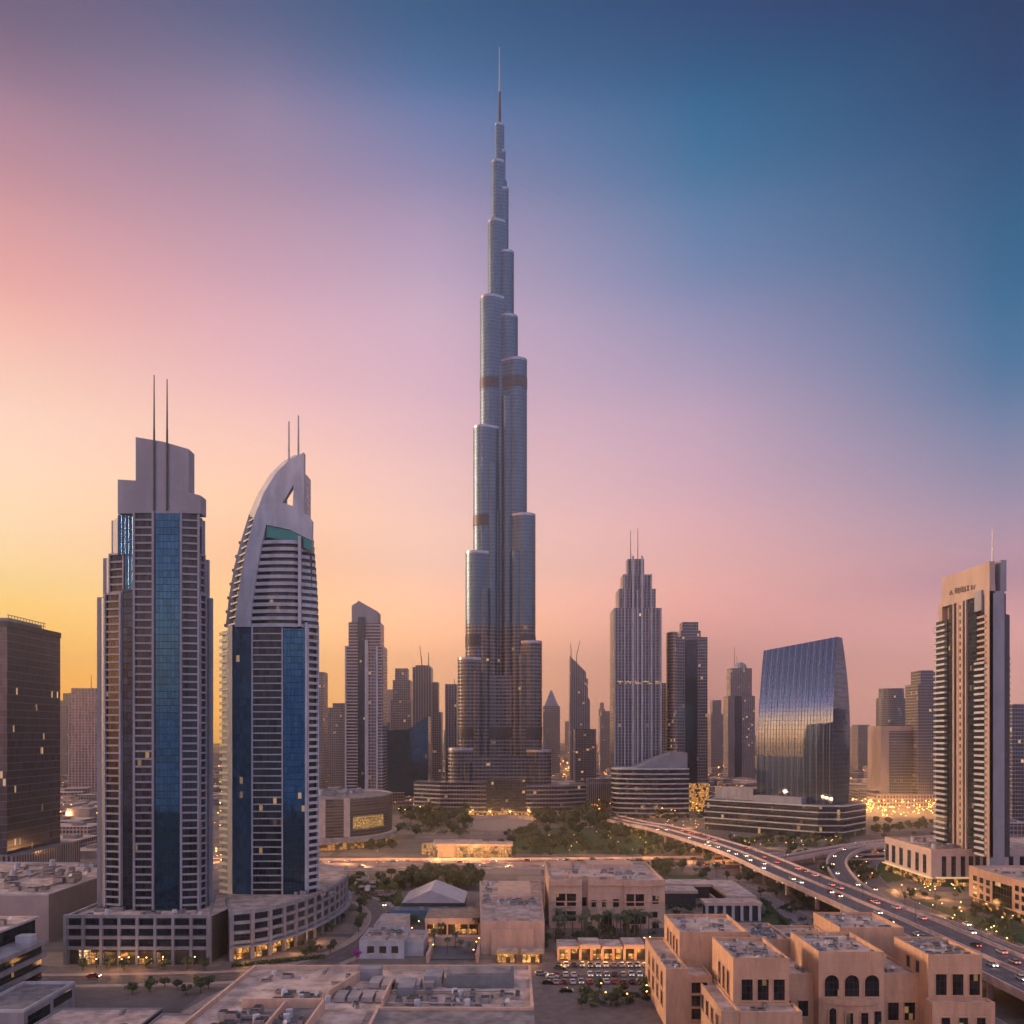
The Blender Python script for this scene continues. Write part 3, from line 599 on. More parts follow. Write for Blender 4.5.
# far skyline and low city, too far to count
mb = MB()
for i in range(2600):
    y = 1080 + 7000 * rnd.random() ** 1.8; x = (rnd.random() - .5) * y * 1.5
    w, e = rnd.uniform(10, 42), rnd.uniform(10, 40); h = rnd.choice((5, 7, 9, 12, 16)) * rnd.uniform(.7, 1.3)
    if rnd.random() < .05 and y > 2200: h *= rnd.uniform(2, 4.5); w = e = rnd.uniform(18, 30)
    mb.box(x, y, w, e, 0, h, rnd.choice((0, 0, .3, .8)), rnd.randrange(3), 3)
o = mb.build('distant_low_city', [F4, F1, fac('far_lit_grid', 4, 4, (.3, .22, .2), (.08, .07, .07), .3, .3, .08, litst=.8), ROOF])
tag(o, 'mass of far low city blocks spreading to the horizon', 'city', kind='stuff')
mb = MB()
for i in range(2300):
    y = 900 + 5200 * rnd.random() ** 1.5; x = (rnd.random() - .5) * y * 1.4
    if abs(x - BX) < 75 and y < 1080: continue
    r = rnd.uniform(.2, .5) * (y / 1400) ** .7; mb.ball((x, y, rnd.uniform(6, 14)), r, 6, 0 if rnd.random() < .8 else 1)
for (x0, x1, y0, y1, n) in ((548, 612, 757, 782, 70), (850, 936, 806, 822, 130), (60, 98, 795, 850, 34), (838, 880, 760, 800, 30), (690, 728, 745, 772, 25), (690, 714, 792, 812, 30), (212, 222, 790, 880, 14), (925, 940, 750, 800, 14)):
    for k in range(n):
        p = G(rnd.uniform(x0, x1), rnd.uniform(y0, y1)); mb.ball((p.x, p.y, rnd.uniform(4, 11)), rnd.uniform(.2, .5) * (p.y / 1000), 6, 0)
o = mb.build('distant_city_lights', [emit('sodium_lamp', (1, .33, .05), 28), LAMPY]); tag(o, 'countless far orange street lights', 'lights', kind='stuff')
def roof_units(o, x0, x1, y0, y1, z, n, seed, m=None, big=1.0):
    """air handlers, ducts and hatches standing on a roof: parts of the building"""
    r = random.Random(seed)
    for i in range(n // 4):
        x, y = r.uniform(x0 + 1, x1 - 1), r.uniform(y0 + 1, y1 - 1); mb = MB()
        if r.random() < .5: mb.prism(arc_poly(x, y, .9 * big, .9 * big, 12), z + .3, z + 2.0 * big, 0, 0); mb.prism(arc_poly(x, y, 1.0 * big, 1.0 * big, 12), z, z + .3); mb.build('water_tank', WHITE, o)
        else:
            k = r.uniform(-.8, .8); c = Vector((x, y, z + 1.3)); dn = Vector((math.sin(k), -math.cos(k), .7)).normalized(); mb.beam((x, y, z), c, .07, n=5).beam(c, c + dn * .12, .35 * big, .75 * big, 12); mb.build('satellite_dish', WHITE, o)
    for i in range(n):
        w, e, h = r.uniform(1.2, 4) * big, r.uniform(1.2, 3) * big, r.uniform(.7, 1.8) * big
        if x1 - x0 < w + 1 or y1 - y0 < e + 1: continue
        x, y = r.uniform(x0 + w / 2, x1 - w / 2), r.uniform(y0 + e / 2, y1 - e / 2)
        mb = MB(); k = r.random()
        if k < .55:
            mb.box(x, y, w, e, z, z + h); mb.box(x, y, w * .8, e * .8, z + h, z + h + .12, 0, 1); mb.build('air_conditioner', [m or METAL, DMETAL], o)
        elif k < .8:
            L = r.uniform(3, 7) * big; a = r.choice((0, math.pi / 2)); mb.box(x, y, min(L, x1 - x0) if a == 0 else .8, .8 if a == 0 else min(L, y1 - y0), z + .35, z + 1.0); mb.build('duct', METAL, o)
        else:
            mb.prism(arc_poly(x, y, .7 * big, .7 * big, 12), z, z + .9); mb.prism(arc_poly(x, y, .45 * big, .45 * big, 12), z + .9, z + 1.05, 1); mb.build('roof_fan', [METAL, DMETAL], o)
def parapet(mb, poly, z, h=.9, t=.4, m=0):
    n = len(poly)
    for i in range(n): mb.seg(poly[i], poly[(i + 1) % n], z - .01, z + h + i * .002, -t, .02, m, .0)

# ------------------------------------------------------------ curved office right of the tower's foot
d = 911; zt = PZ(763, d)
o = thing('curved_office', 'low curved office block with white horizontal bands below the stepped tower', 'office block', (PX(650, d), d + 25))
P = spline([(PX(614, d), d + 26, 0), (PX(616, d), d + 14, 0), (PX(624, d), d + 6, 0), (PX(645, d), d, 0), (PX(670, d), d, 0), (PX(690, d), d + 5, 0)], 6)
P = [(p.x, p.y) for p in P]; back = [(PX(690, d), d + 55), (PX(622, d), d + 55)]
ztl = PZ(769, d)
mb = MB(); mb.prism(P + back, 5, ztl, 0, 1); mb.build('glazed_floors', [facade('office_glass_floor', 4, 3, (.03, .03, .035), (.045, .05, .06), .05, .08, .01, .4), ROOF2], o)
nb = 9
for k in range(nb + 1):
    z = 5 + (ztl - 5) * k / nb; mb = MB()
    mb.prism([(p[0] + (p[0] - PX(650, d)) * .006, p[1] - .7) for p in P] + back, z - .9, z + .5); mb.build('floor_band', WHITE, o)
mb = MB(); mb.prism(P + back, 0, 4, 0); mb.build('lit_ground_floor', SHOP3, o)
mb = MB(); mb.plate([(PX(636, d), ztl), (PX(689.8, d), ztl), (PX(689.8, d), PZ(753, d)), (PX(672, d), PZ(752, d)), (PX(672, d), PZ(754, d)), (PX(655, d), PZ(760, d))], d + 12, d + 50); mb.build('sloped_roof_house', PURP, o)
mb = MB(); mb.box(PX(601, 1005), 1018, 29, 26, 0, PZ(779, 1005)); tag(mb.build('small_office', facade('ribbed_block', 30, 2.2, (.3, .27, .27), (.05, .05, .06), .05, .5, 0)), 'small ribbed grey block between the tower wing and curved office', 'building')
mb = MB(); mb.box(PX(700, 985), 1000, 23, 16, 0, PZ(784, 985)); tag(mb.build('lit_gateway', SHOP2), 'glowing arcade block between curved office and blue glass podium', 'building')

# ------------------------------------------------------------ oval hall with the lit window
o = thing('oval_hall', 'low oval hall with a glowing window wall beside the sail-shaped tower', 'hall', (PX(330, 690), 690))
cx, cyy = PX(318, 700), 712; OV = arc_poly(cx, cyy, 56, 62, 48)
zt = PZ(800, 652)
MB().prism(OV, 9, zt, 0, 1).build('wall', [facade('louvred_hall', 2.2, 60, (.17, .145, .14), (.06, .055, .055), .3, 0, 0, gm=.2, gr=.5), ROOF2], o, 30)
MB().prism(arc_poly(cx, cyy, 60, 66, 48), 5.5, 9, 0, 1).build('canopy', [GREYC, ROOF], o, 30)
MB().prism(arc_poly(cx, cyy, 57, 63, 48), 0, 5.5, 0, 1).build('lit_base', [SHOP3, ROOF], o, 30)
def ovp(px, k):   # a point on the front of the oval seen at a column
    best = min((p for p in arc_poly(cx, cyy, 56 * k, 62 * k, 400, 180, 360)), key=lambda p: abs(CX + F * p[0] / p[1] - px)); return best
for a, b_ in ((353, 361), (361.2, 369), (369.2, 377), (377.2, 383)):
    MB().quad(ovp(a, 1.006), ovp(b_, 1.006), PZ(831, 652), PZ(818.5, 652), .1).build('window', shopfront('hall_window', .42, 1.5, (1, .55, .17), 1.0), o)
MB().seg(ovp(318, 1.004), ovp(350, 1.004), 9.5, zt + .6, -1, .6).build('plain_panel', mat('pale_hall_panel', (.40, .34, .33), .6, var=.2), o)
parapet(mb := MB(), OV, zt, 1.1, .6); mb.build('parapet', GREYC, o)
roof_units(o, cx - 5, cx + 38, 680, 740, zt, 16, 5, None, 2)

# ------------------------------------------------------------ blue glass tower and its podium
def rot45(t, n): return (238 - .727 * t + .687 * n, 660 + .687 * t + .727 * n)   # t along the front to the left, n into the building
KS = 1.118
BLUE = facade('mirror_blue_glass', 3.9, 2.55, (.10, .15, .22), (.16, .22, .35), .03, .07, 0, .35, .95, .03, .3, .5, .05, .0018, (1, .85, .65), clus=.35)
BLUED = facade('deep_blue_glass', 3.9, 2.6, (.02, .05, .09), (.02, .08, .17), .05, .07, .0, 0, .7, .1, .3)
o = thing('blue_glass_tower', 'curved mirror blue glass office tower reflecting the sunset above a dark podium', 'office tower', (Vector(rot45(30, 12)) * KS))
z0, nz = 12, 26
def prof(z):   # front and back setbacks (m into the building) with height
    q = (z - 20) / 130; f = 0 if q < .35 else 7.5 * ((q - .35) / .65) ** 2.0
    bk = 31 - 15 * max(0, (q - .42) / .58) ** 2 - 3.5 * max(0, (.42 - q) / .42) ** 2
    return f, max(bk, f + 3)
zR, zL = 149.5, 143.0
front, side, rear = MB(), MB(), MB()
Lf = 60.5
for i in range(nz):
    a, b_ = i / nz, (i + 1) / nz
    za0, za1 = z0 + (zR - z0) * a, z0 + (zL - z0) * a; zb0, zb1 = z0 + (zR - z0) * b_, z0 + (zL - z0) * b_
    (fa, ba), (fb, bb) = prof(z0 + 137 * a), prof(z0 + 137 * b_)
    lft = Lf + 1.5 * math.sin(math.pi * min(1, a * 1.3)) - 1.2 * a ** 2; lft2 = Lf + 1.5 * math.sin(math.pi * min(1, b_ * 1.3)) - 1.2 * b_ ** 2
    A, B, C, D = rot45(lft, fa), rot45(0, fa), rot45(0, fb), rot45(lft2, fb)
    front.face([(*A, za1), (*B, za0), (*C, zb0), (*D, zb1)], [(0, za1), (lft, za0), (lft2, zb0), (0, zb1)])
    A, B, C, D = rot45(0, fa), rot45(0, ba), rot45(0, bb), rot45(0, fb)
    side.face([(*A, za0), (*B, za0), (*C, zb0), (*D, zb0)], [(fa, za0), (ba, za0), (bb, zb0), (fb, zb0)])
    A, B, C, D = rot45(0, ba), rot45(lft, ba), rot45(lft2, bb), rot45(0, bb)
    rear.face([(*A, za0), (*B, za1), (*C, zb1), (*D, zb0)], [(0, za0), (lft, za1), (lft2, zb1), (0, zb0)])
    A, B, C, D = rot45(lft, ba), rot45(lft, fa), rot45(lft2, fb), rot45(lft2, bb)
    rear.face([(*A, za1), (*B, za1), (*C, zb1), (*D, zb1)], [(0, za1), (20, za1), (20, zb1), (0, zb1)])
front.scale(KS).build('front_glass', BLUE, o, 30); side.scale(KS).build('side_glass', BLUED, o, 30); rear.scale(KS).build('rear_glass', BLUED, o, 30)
f, bk = prof(149); P = [rot45(Lf - 1.2, f), rot45(0, f), rot45(0, bk), rot45(Lf - 1.2, bk)]; mb = MB(); mb.face([(*P[0], zL), (*P[1], zR), (*P[2], zR), (*P[3], zL)]); mb.scale(KS).build('roof', DMETAL, o)
for k in range(25):     # projecting mullions following the curve
    t_ = Lf * k / 24; mb = MB()
    for i in range(nz):
        q0, q1 = i / nz, (i + 1) / nz; zt_ = zR + (zL - zR) * k / 24
        p, q = rot45(t_ * (1 - .02 * q0 ** 2), prof(z0 + 137 * q0)[0] - .12), rot45(t_ * (1 - .02 * q1 ** 2), prof(z0 + 137 * q1)[0] - .12)
        mb.beam((*p, z0 + (zt_ - z0) * q0), (*q, z0 + (zt_ - z0) * q1), .17, n=4)
    mb.scale(KS).build('mullion', METAL if k % 2 else DMETAL, o)
# podium
PB = [rot45(100, -14), rot45(4, -16), rot45(-10, -4), rot45(-10, 36), rot45(100, 36)]
MB().prism(PB, 0, 24, 0, 1).scale(KS).build('podium', [facade('podium_dark_glass', 4.8, 2.4, (.06, .055, .06), (.05, .05, .055), .1, .08, .02, .35, .4, .15, clus=.3), ROOF2], o)
for z in (5, 9.8, 14.6, 19.4, 24):
    mb = MB()
    for i in (0, 1, 2, 4): mb.seg(PB[i], PB[(i + 1) % 5], z - .5, z + .35, -1, .35 + i * .01)
    mb.scale(KS).build('podium_band', WHITE, o)
MB().prism([rot45(100, 2), rot45(66, 2), rot45(66, 30), rot45(100, 30)], 24, 33, 0, 1).scale(KS).build('plant_house', [GREYC, ROOF], o)
MB().prism([rot45(60, -10), rot45(20, -10), rot45(20, -1), rot45(60, -1)], 24, 29, 0, 1).scale(KS).build('terrace_wall', [PURP, ROOF], o)

# ------------------------------------------------------------ dark office at the left edge
o = thing('dark_office', 'dark glass office slab with thin horizontal lines at the left edge', 'office tower', (-300, 500))
OFF = facade('dark_office_lines', 4.1, 1.55, (.15, .125, .14), (.07, .065, .085), .10, .05, .004, .5, .35, .2, .5, .2, .35, .006, (1, .6, .3), clus=.25)
MB().prism([(-325, 474), (-270, 476), (-270, 532), (-325, 532)], 0, 143, 0, 1).build('glass_body', [OFF, ROOF2], o)
MB().prism([(-325, 473.5), (-269.6, 475.5), (-269.6, 532.4), (-325, 532.4)], 143, 146, 0, 1).build('roof_edge', [DARKC, ROOF2], o)
for y in range(478, 516, 3): MB().beam((-270.5, y, 146), (-270.5, y, 149.5), .2, n=4).build('screen_post', METAL, o)
mb = MB(); mb.beam((-270.5, 477, 149.5), (-270.5, 516, 149.5), .25, n=4).beam((-270.5, 477, 147.8), (-270.5, 516, 147.8), .2, n=4); mb.build('screen_rail', METAL, o)
MB().box(-285, 500, 24, 34, 146, 148.6).build('plant_house', GREYC, o)
MB().prism([(-330, 468), (-262, 470), (-262, 540), (-330, 540)], 0, 21, 0, 1).build('ribbed_base', [facade('ribbed_base', 40, 2.6, (.28, .23, .23), (.06, .055, .06), 0, .55, 0, gm=.2), ROOF2], o)
# pale hall below it
o = thing('windowless_hall', 'pale windowless hall with a cluttered flat roof below the dark office', 'hall', (-230, 410))
P = [(-330, 365), (-190, 365), (-190, 455), (-330, 462)]
MB().prism(P, 0, 19, 0, 1).build('wall', [mat('plain_hall_render', (.36, .29, .275), .8, var=.12, scale=.15), ROOF], o)
parapet(mb := MB(), P, 19, .7); mb.build('parapet', WHITE, o)
roof_units(o, -245, -194, 370, 452, 19, 70, 3, None, 1.5)

# ------------------------------------------------------------ podium of the twin-antenna tower
d = 329
PA0, PA1 = (PX(65, d), d), (PX(209, d), d); zt = 17.3
o = thing('parking_podium', 'straight grey podium with a grid of dark openings below the twin-antenna tower', 'podium', ((PA0[0] + PA1[0]) / 2, d + 20))
wins = []; fr = MB(); segs = [lerp2(PA0, PA1, k / 8) for k in range(9)]
for k in range(8): bay(fr, wins, segs[k], segs[k + 1], 5.6, zt, 3.9, 1.15, .0, .9, .2)
for k in range(9): fr.seg((segs[k][0] - .5, d), (segs[k][0] + .5, d), 0, zt + 1.2, -1.5, .38)
pr = (PX(216, 372), 372); fr.seg(PA1, pr, 0, zt + 1, -1, .1); fr.seg((PA0[0], d + 45), (PA0[0], d + .4), 0, zt + 1, -1, .1)
fr.build('frame', GREYC, o); window_parts(wins, 'window', GL_DARK, o)
MB().prism([(PA0[0] + 1, d + 1.4), (PA1[0] - .5, d + 1.4), (PA1[0] + 5, 376), (PA0[0] + 1, 376)], 0, zt, 0, 1).build('roof', [DARKC, ROOF], o)
MB().seg((PA0[0] + 5, d), (PA1[0] - 6, d), 0, 4.6, -.9, -.7).build('shopfront', SHOP3, o)
MB().seg(lerp2(PA0, PA1, .09), lerp2(PA0, PA1, .17), 0, 5.4, -.9, .2).build('lit_entrance', shopfront('entrance_glow', .9, 4, (1, .6, .28), .9), o)
roof_units(o, PA0[0] + 3, PA0[0] + 17, d + 3, d + 40, zt, 9, 8); roof_units(o, -140, -112, d + 2, d + 12, zt, 10, 9)

# ------------------------------------------------------------ twin-antenna tower
d = 343
o = thing('twin_antenna_tower', 'tall dark residential tower with stepped blank crown and two thin antennas', 'tower', (PX(155, d), d + 18))
X = lambda p: PX(p, d)
A_ = lambda p, o_: (PX(p, d + o_), d + o_)
Z = lambda y: PZ(y, d)
zb, z1, z2, z3 = 16, Z(594), Z(553), Z(513)
back = d + 36
fr = MB(); wins = []
segsA = [(A_(104, 3.2), A_(121, 1), zb, z1), (A_(133, 0), A_(154, 0), zb, z3), (A_(180, .1), A_(199.5, 1.6), zb, z3), (A_(199.8, 1.8), A_(206.5, 6.2), zb, z1)]
fh = 2.95
bay(fr, wins, *segsA[0], fh, .72, .8); bay(fr, wins, *segsA[1], fh, .72, .8); bay(fr, wins, *segsA[2], fh, .72, .8); bay(fr, wins, *segsA[3], fh, .72, .45)
bay(fr, wins, A_(109, 5), A_(124, 3.2), z1 + 1, z2, fh, .72, .5); bay(fr, wins, A_(199.8, 4), A_(205, 8), z1 + 1, z2, fh, .72, .45)
for a, b_, yy, zz in ((97, 103.5, 8, z1), (207, 212, 10, z1), (103, 109, 10, z2), (205, 208.5, 13, z2), (111.5, 116, 12, z3), (201, 204, 12, z3)):
    fr.seg(A_(a, yy), A_(b_, yy), zb, zz, -1.5, 0)
fr.build('concrete_frame', PURP, o)
window_parts(wins, 'window', GL_A, o)
gl = MB(); gl.seg(A_(155, 0), A_(179.5, 0), zb, z3, -1.5, -.3); gl.build('blue_glass_strip', GL_BLUE, o)
gl = MB(); gl.seg(A_(121.3, 1), A_(132.6, 1), zb, z1 + 2, -2, -1); gl.build('dark_glass_strip', GL_DARK, o)
gl = MB(); gl.seg(A_(124, 2), A_(132.6, 1.6), z1 + 2, z2, -2, -.5); gl.build('blue_glass_strip', GL_BLUE, o)
gl = MB(); gl.seg(A_(117, 2), A_(132.5, 1.4), z2, z3, -2, -.5); gl.build('blue_glass_strip', GL_BLUE, o)
gl = MB(); gl.seg(A_(199.8, 4), A_(202.5, 6), z2, z3 - 4, -2, -.3); gl.build('blue_glass_strip', GL_BLUE, o)
MB().prism([A_(98, 9.5), A_(105, 6), A_(133, 2.2), A_(180, 2.2), A_(199, 4), A_(207, 9), A_(211.5, 12), A_(211.5, 36 - 0), A_(98, 36 - 0)], zb, z1 - .5, 0, 1).build('core', [DARKC, ROOF2], o)
MB().prism([A_(104, 12), A_(110, 7), A_(133, 3), A_(180, 3), A_(204, 8), A_(208, 14), A_(208, 36 - 3), A_(104, 36 - 3)], z1 - .5, z2 - .3, 0, 1).build('upper_core', [PURP, ROOF2], o)
MB().prism([A_(112, 13), A_(118, 6), A_(133, 3.5), A_(180, 3.5), A_(202, 7), A_(203.5, 13), A_(203.5, 36 - 5), A_(112, 36 - 5)], z2 - .3, z3 - .2, 0, 1).build('upper_core', [PURP, ROOF2], o)
mb = MB(); mb.plate([(X(117), z3), (X(200), z3), (X(200), Z(495)), (X(188), Z(492)), (X(188), Z(448.5)), (X(162), Z(441)), (X(135), Z(436.5)), (X(135), Z(480)), (X(117), Z(479))], d + .6, d + 7, [[(X(165.6), Z(488)), (X(166.8), Z(488)), (X(166.8), Z(463)), (X(165.6), Z(463))]]); mb.build('crown', PURP, o)
mb = MB(); mb.prism([A_(120, 7.1), A_(197, 7.1), A_(197, 36 - 8), A_(120, 36 - 8)], z3 - .2, Z(490)); mb.build('crown_back', PURP, o)
for px, py in ((154, 375), (167, 379)): MB().beam((X(px), d + .1, z3 + 1), (X(px), d + .1, Z(430)), .42, .42, 8).beam((X(px), d + .1, Z(430)), (X(px), d + .1, Z(py)), .36, .2, 8).build('antenna', DMETAL, o)

# ------------------------------------------------------------ curved podium and sail-shaped tower
o = thing('curved_podium', 'curved grey podium with dark window grid and glowing shops round its foot', 'podium', (PX(290, 370), 370))
C0 = spline([G(229.5, 961), G(262, 957), G(292, 948), G(315, 938), G(333, 927.5), G(344, 918), G(347.5, 909), G(346, 901)], 6)
Ls = [0]
for a, b_ in zip(C0, C0[1:]): Ls.append(Ls[-1] + (b_ - a).length)
def at_len(s):
    for i in range(len(Ls) - 1):
        if s <= Ls[i + 1] + 1e-6: return tuple(C0[i] + (C0[i + 1] - C0[i]) * ((s - Ls[i]) / (Ls[i + 1] - Ls[i])))
    return tuple(C0[-1])
nb = 17; pts = [at_len(Ls[-1] * k / nb) for k in range(nb + 1)]
fr = MB(); wins = []
for k in range(nb):
    bay(fr, wins, pts[k], pts[k + 1], 6.0, 17.2, 3.75, 1.2, 0, .7, .2)
    fr.seg(pts[k], lerp2(pts[k], pts[k + 1], .2), 0, 18.6, -1.2, .4)
fr.seg((PX(226, 365), 365), tuple(C0[0]), 0, 18.4, -1, .1); fr.build('frame', GREYC, o); window_parts(wins, 'window', GL_DARK, o)
inner = [(p[0] * .995 + PX(285, 400) * .005, p[1] + 1.4) for p in pts]
MB().prism(inner + [(PX(322, 470), 470), (PX(226, 440), 440), (PX(228, 372), 372)], 0, 17.2, 0, 1).build('roof', [DARKC, ROOF], o)
sh = MB()
for k in range(nb): sh.quad(pts[k], pts[k + 1], 0, 5.0, -.6)
sh.build('shopfront', SHOP, o)
cn = MB()
for k in range(nb): cn.seg(pts[k], pts[k + 1], 5.0, 5.5, -.5, 2.2)
cn.build('canopy', GREYC, o)
MB().prism([(PX(217, 350), 352), (PX(229, 350), 352), (PX(229, 350), 372), (PX(217, 350), 372)], 0, 7, 0, 1).build('link_shop', [SHOP, ROOF], o)
roof_units(o, -103, -74, 374, 384, 17.2, 10, 21); roof_units(o, -72, -62, 382, 420, 17.2, 8, 22)

d = 378
o = thing('sail_tower', 'residential tower with a curved white sail crown and two antennas on a curved podium', 'tower', (PX(270, d), d + 18))
zb = 16; z1 = Z(627); back = d + 36
fr = MB(); wins = []
bay(fr, wins, A_(251.5, 0), A_(283, 0), zb, z1, 3.05, .5, .55, .5, .2)
bay(fr, wins, A_(307.5, 1.5), A_(318.5, 7), zb, z1, 3.05, 1.15, .5, .9, .25)
fr.seg(A_(228, 4.5), A_(232.5, 3.2), zb, z1 + 1, -2, .2); fr.seg(A_(304.8, .9), A_(307.3, 1.4), zb, z1 + 2, -2, .4)
bay(fr, wins, A_(219.5, 13), A_(228, 9), zb, Z(632), 3.05, 1.2, 0, 1.2, .2)
fr.build('concrete_frame', WHITE, o); window_parts(wins, 'window', GL_A, o)
gl = MB(); gl.seg(A_(232.7, 1.0), A_(251, .2), zb, z1 + 1, -2, 0); gl.build('blue_glass_strip', facade('blue_tinted_panels', 3.05, 1.5, (.03, .04, .05), (.035, .095, .17), .08, .06, .006, .25, .25, .12, var=.3, wob=.01), o)
gl = MB(); gl.seg(A_(283.4, 0), A_(304.6, .9), zb, z1 - .6, -2, -.1); gl.build('blue_glass_strip', GL_BLUE, o)
MB().prism([A_(222, 14), A_(230, 7), A_(252, 2.4), A_(283, 2), A_(306, 3.5), A_(317.5, 9.5), A_(317.5, 36 - 0), A_(222, 36 - 0)], zb, z1 - .3, 0, 1).build('core', [DARKC, ROOF2], o)
# the sail: outline traced in column/row, set at the tower's own distance
outer = [(235, 627), (238, 600), (242.5, 570), (248, 543), (255, 517), (264, 494), (276, 474), (289, 461), (304, 453)]
def pp(l, dd=d): return [(PX(x, dd), PZ(y, dd)) for x, y in l]
left = pp(outer)
sail = [(X(235), z1), (X(250.5), z1)] + pp([(253, 600), (257.5, 570), (262, 545), (266.5, 525)]) + pp([(290, 530), (312, 541)]) + pp([(312.3, 521), (309, 516.5), (304.2, 513.5), (304.2, 453)]) + left[::-1][1:-1]
mb = MB(); mb.plate(sail, d - .8, d + 2.4, [pp([(283, 503), (293.2, 506.5), (294, 485)])]); mb.build('sail', WHITE, o)
rear = pp([(225.5, 627), (229, 596), (234.5, 565), (241, 540), (249, 514), (258.5, 492), (270, 474), (283, 461.5), (294, 455)], d + 13)
rin = pp([(232, 627), (236, 597), (241, 568), (246.5, 544), (254.5, 519), (263, 499), (273, 484), (285, 471), (297, 462)], d + 13)
mb = MB(); mb.plate(rin[::-1][:0] + [rear[0]] + rin + rear[::-1][:-1], d + 13, d + 15.5); mb.build('rear_rim', WHITE, o)
mb = MB()                                         # roof shell between the two rims, upper half only
A = [(x, d + 2.4, z) for x, z in left[4:]]; B = [(x, d + 13, z) for x, z in rear[4:]]
for i in range(len(A) - 1):
    q = [A[i], B[i], B[i + 1], A[i + 1]]; mb.face(q); mb.face([(x + .4, y, z - .9) for x, y, z in q[::-1]])
mb.build('roof_shell', WHITE, o)
fr = MB(); sl = []
for k in range(18):                              # storeys seen between the rims
    z = z1 + 2 + k * 3.05
    if z > Z(482): break
    xl = next((rear[i][0] + (rear[i + 1][0] - rear[i][0]) * (z - rear[i][1]) / (rear[i + 1][1] - rear[i][1]) for i in range(len(rear) - 1) if rear[i][1] <= z <= rear[i + 1][1]), None)
    if xl is None: continue
    xf = next(left[i][0] + (left[i + 1][0] - left[i][0]) * (z - left[i][1]) / (left[i + 1][1] - left[i][1]) for i in range(len(left) - 1) if left[i][1] <= z <= left[i + 1][1])
    xr = xf + 8
    m1 = MB(); m1.prism([(xf + .4, d + 2.5), (xr, d + 2.5), (xr, d + 12.9), (xl + 1.2, d + 12.9)], z, z + .7, bottom=True); m1.build('side_slab', WHITE, o)
    if z < Z(535) and k % 2 == 0:
        MB().box(xl - .2, d + 16.5, 2.4, 2.6, z, z + 1.2).build('side_balcony', GREYC, o)
    m1 = MB(); m1.prism([(xf + 2, d + 3.2), (xr - .2, d + 3.2), (xr - .2, d + 12.5), (xl + 3, d + 12.5)], z + .8, z + 3.0, bottom=True); m1.build('side_glazing', GL_DARK, o)
# curved balcony storeys on the front
def inner_x(z):
    pts_ = pp([(250.5, 627), (253, 600), (257.5, 570), (262, 545), (266.5, 525)])
    for a, b_ in zip(pts_, pts_[1:]):
        if a[1] <= z <= b_[1]: return a[0] + (b_[0] - a[0]) * (z - a[1]) / (b_[1] - a[1])
    return pts_[-1][0]
nfl = 13; ztop = Z(537)
for k in range(nfl):
    z = z1 + (ztop - z1) * k / nfl; fhh = (ztop - z1) / nfl
    xl = inner_x(z + 1) - .3; xr = PX(318.5, d + 6) - (X(318.5) - X(313)) * (k / nfl) ** 1.5
    P = [(xl + (xr - xl) * q, d + 1.2 - 2.4 * math.sin(math.pi * min(1, .15 + q * .8)) + 9 * max(0, q - .62) ** 1.6 * 2.2) for q in [i / 12 for i in range(13)]]
    MB().prism(P + [(xr - 2, d + 14), (xl, d + 14)], z, z + fhh * .5, bottom=True).build('balcony', WHITE, o)
    MB().prism([(p[0], p[1] + 1.5) for p in P] + [(xr - 2, d + 15), (xl, d + 15)], z + fhh * .5, z + fhh, bottom=True).build('window_band', GL_A, o)
MB().seg(A_(298.5, .6), A_(301.5, .8), z1, ztop, -1, 3.0).build('fin', WHITE, o)
MB().plate([(X(266.8), Z(525.5)), (X(266), Z(537)), (X(290), Z(540.5)), (X(312.6), Z(552)), (X(312.2), Z(541.4)), (X(290), Z(530.4))][::1], d + .2, d + 2).build('green_glass_band', mat('green_glass', (.02, .13, .12), .15, .5, var=.2), o)
MB().prism([A_(268, 2.5), A_(311, 2.5), A_(311, 36 - 4), A_(262, 36 - 4)], ztop - 6, Z(522), 0, 1).build('crown_block', [WHITE, ROOF2], o)
MB().prism([A_(256, 3), A_(312, 3.5), A_(314, 14), A_(314, 36 - 0), A_(250, 36 - 0)], z1 - .3, ztop - 6, 0, 1).build('upper_core', [GL_DARK, ROOF2], o)
mb = MB(); mb.box(X(299), d + 8, 4.6, 8, Z(522), Z(472)); mb.build('stair_shaft', fac('shaft_openings', 3.4, 4, (.5, .43, .42), (.05, .05, .05), .5, .45, 0), o)
for px, py, pb in ((283.5, 414, 474), (293.3, 408, 468)): MB().beam((X(px), d + 9, Z(pb)), (X(px), d + 9, Z(py)), .5, .34, 8).build('antenna', METAL, o)
# ------------------------------------------------------------ beige sign tower on the right and its white podium
XC = 257.5; YC = 480
def fy(px): return XC * F / (px - CX)           # depth of a column on the left face
def zf(px, py): return PZ(py, fy(px))
o = thing('sign_tower', 'beige tower with dark sign lettering on its blank crown at the right', 'tower', (262, 502))
zb = 19
MB().prism([(XC + 1.6, YC + 1), (269, YC + 1), (269, 540), (XC + 1.6, 540)], zb, 150, 0, 1).build('core', [DARKC, ROOF2], o)
ztop = zf(990, 561); zl = zf(948, 607)
mb = MB()    # blank crown wall in the left face's plane
mb.prism([(XC, 533), (XC, YC), (XC + 3, YC), (XC + 3, 533)], zf(976, 597), ztop, bottom=True); mb.build('crown_wall', BEIGEC, o)
mb = MB(); mb.prism([(XC + .2, 538), (XC + .2, 533.1), (XC + 6, 533.1), (XC + 6, 538)], zf(945, 620), zf(945, 601), bottom=True); mb.build('crown_shoulder', BEIGEC, o)
mb = MB(); mb.prism([(XC, YC + 5), (XC, YC), (XC + 2, YC), (XC + 2, YC + 5)], zb, zf(976, 597) - .02, bottom=True); mb.build('corner_pier', BEIGEC, o)
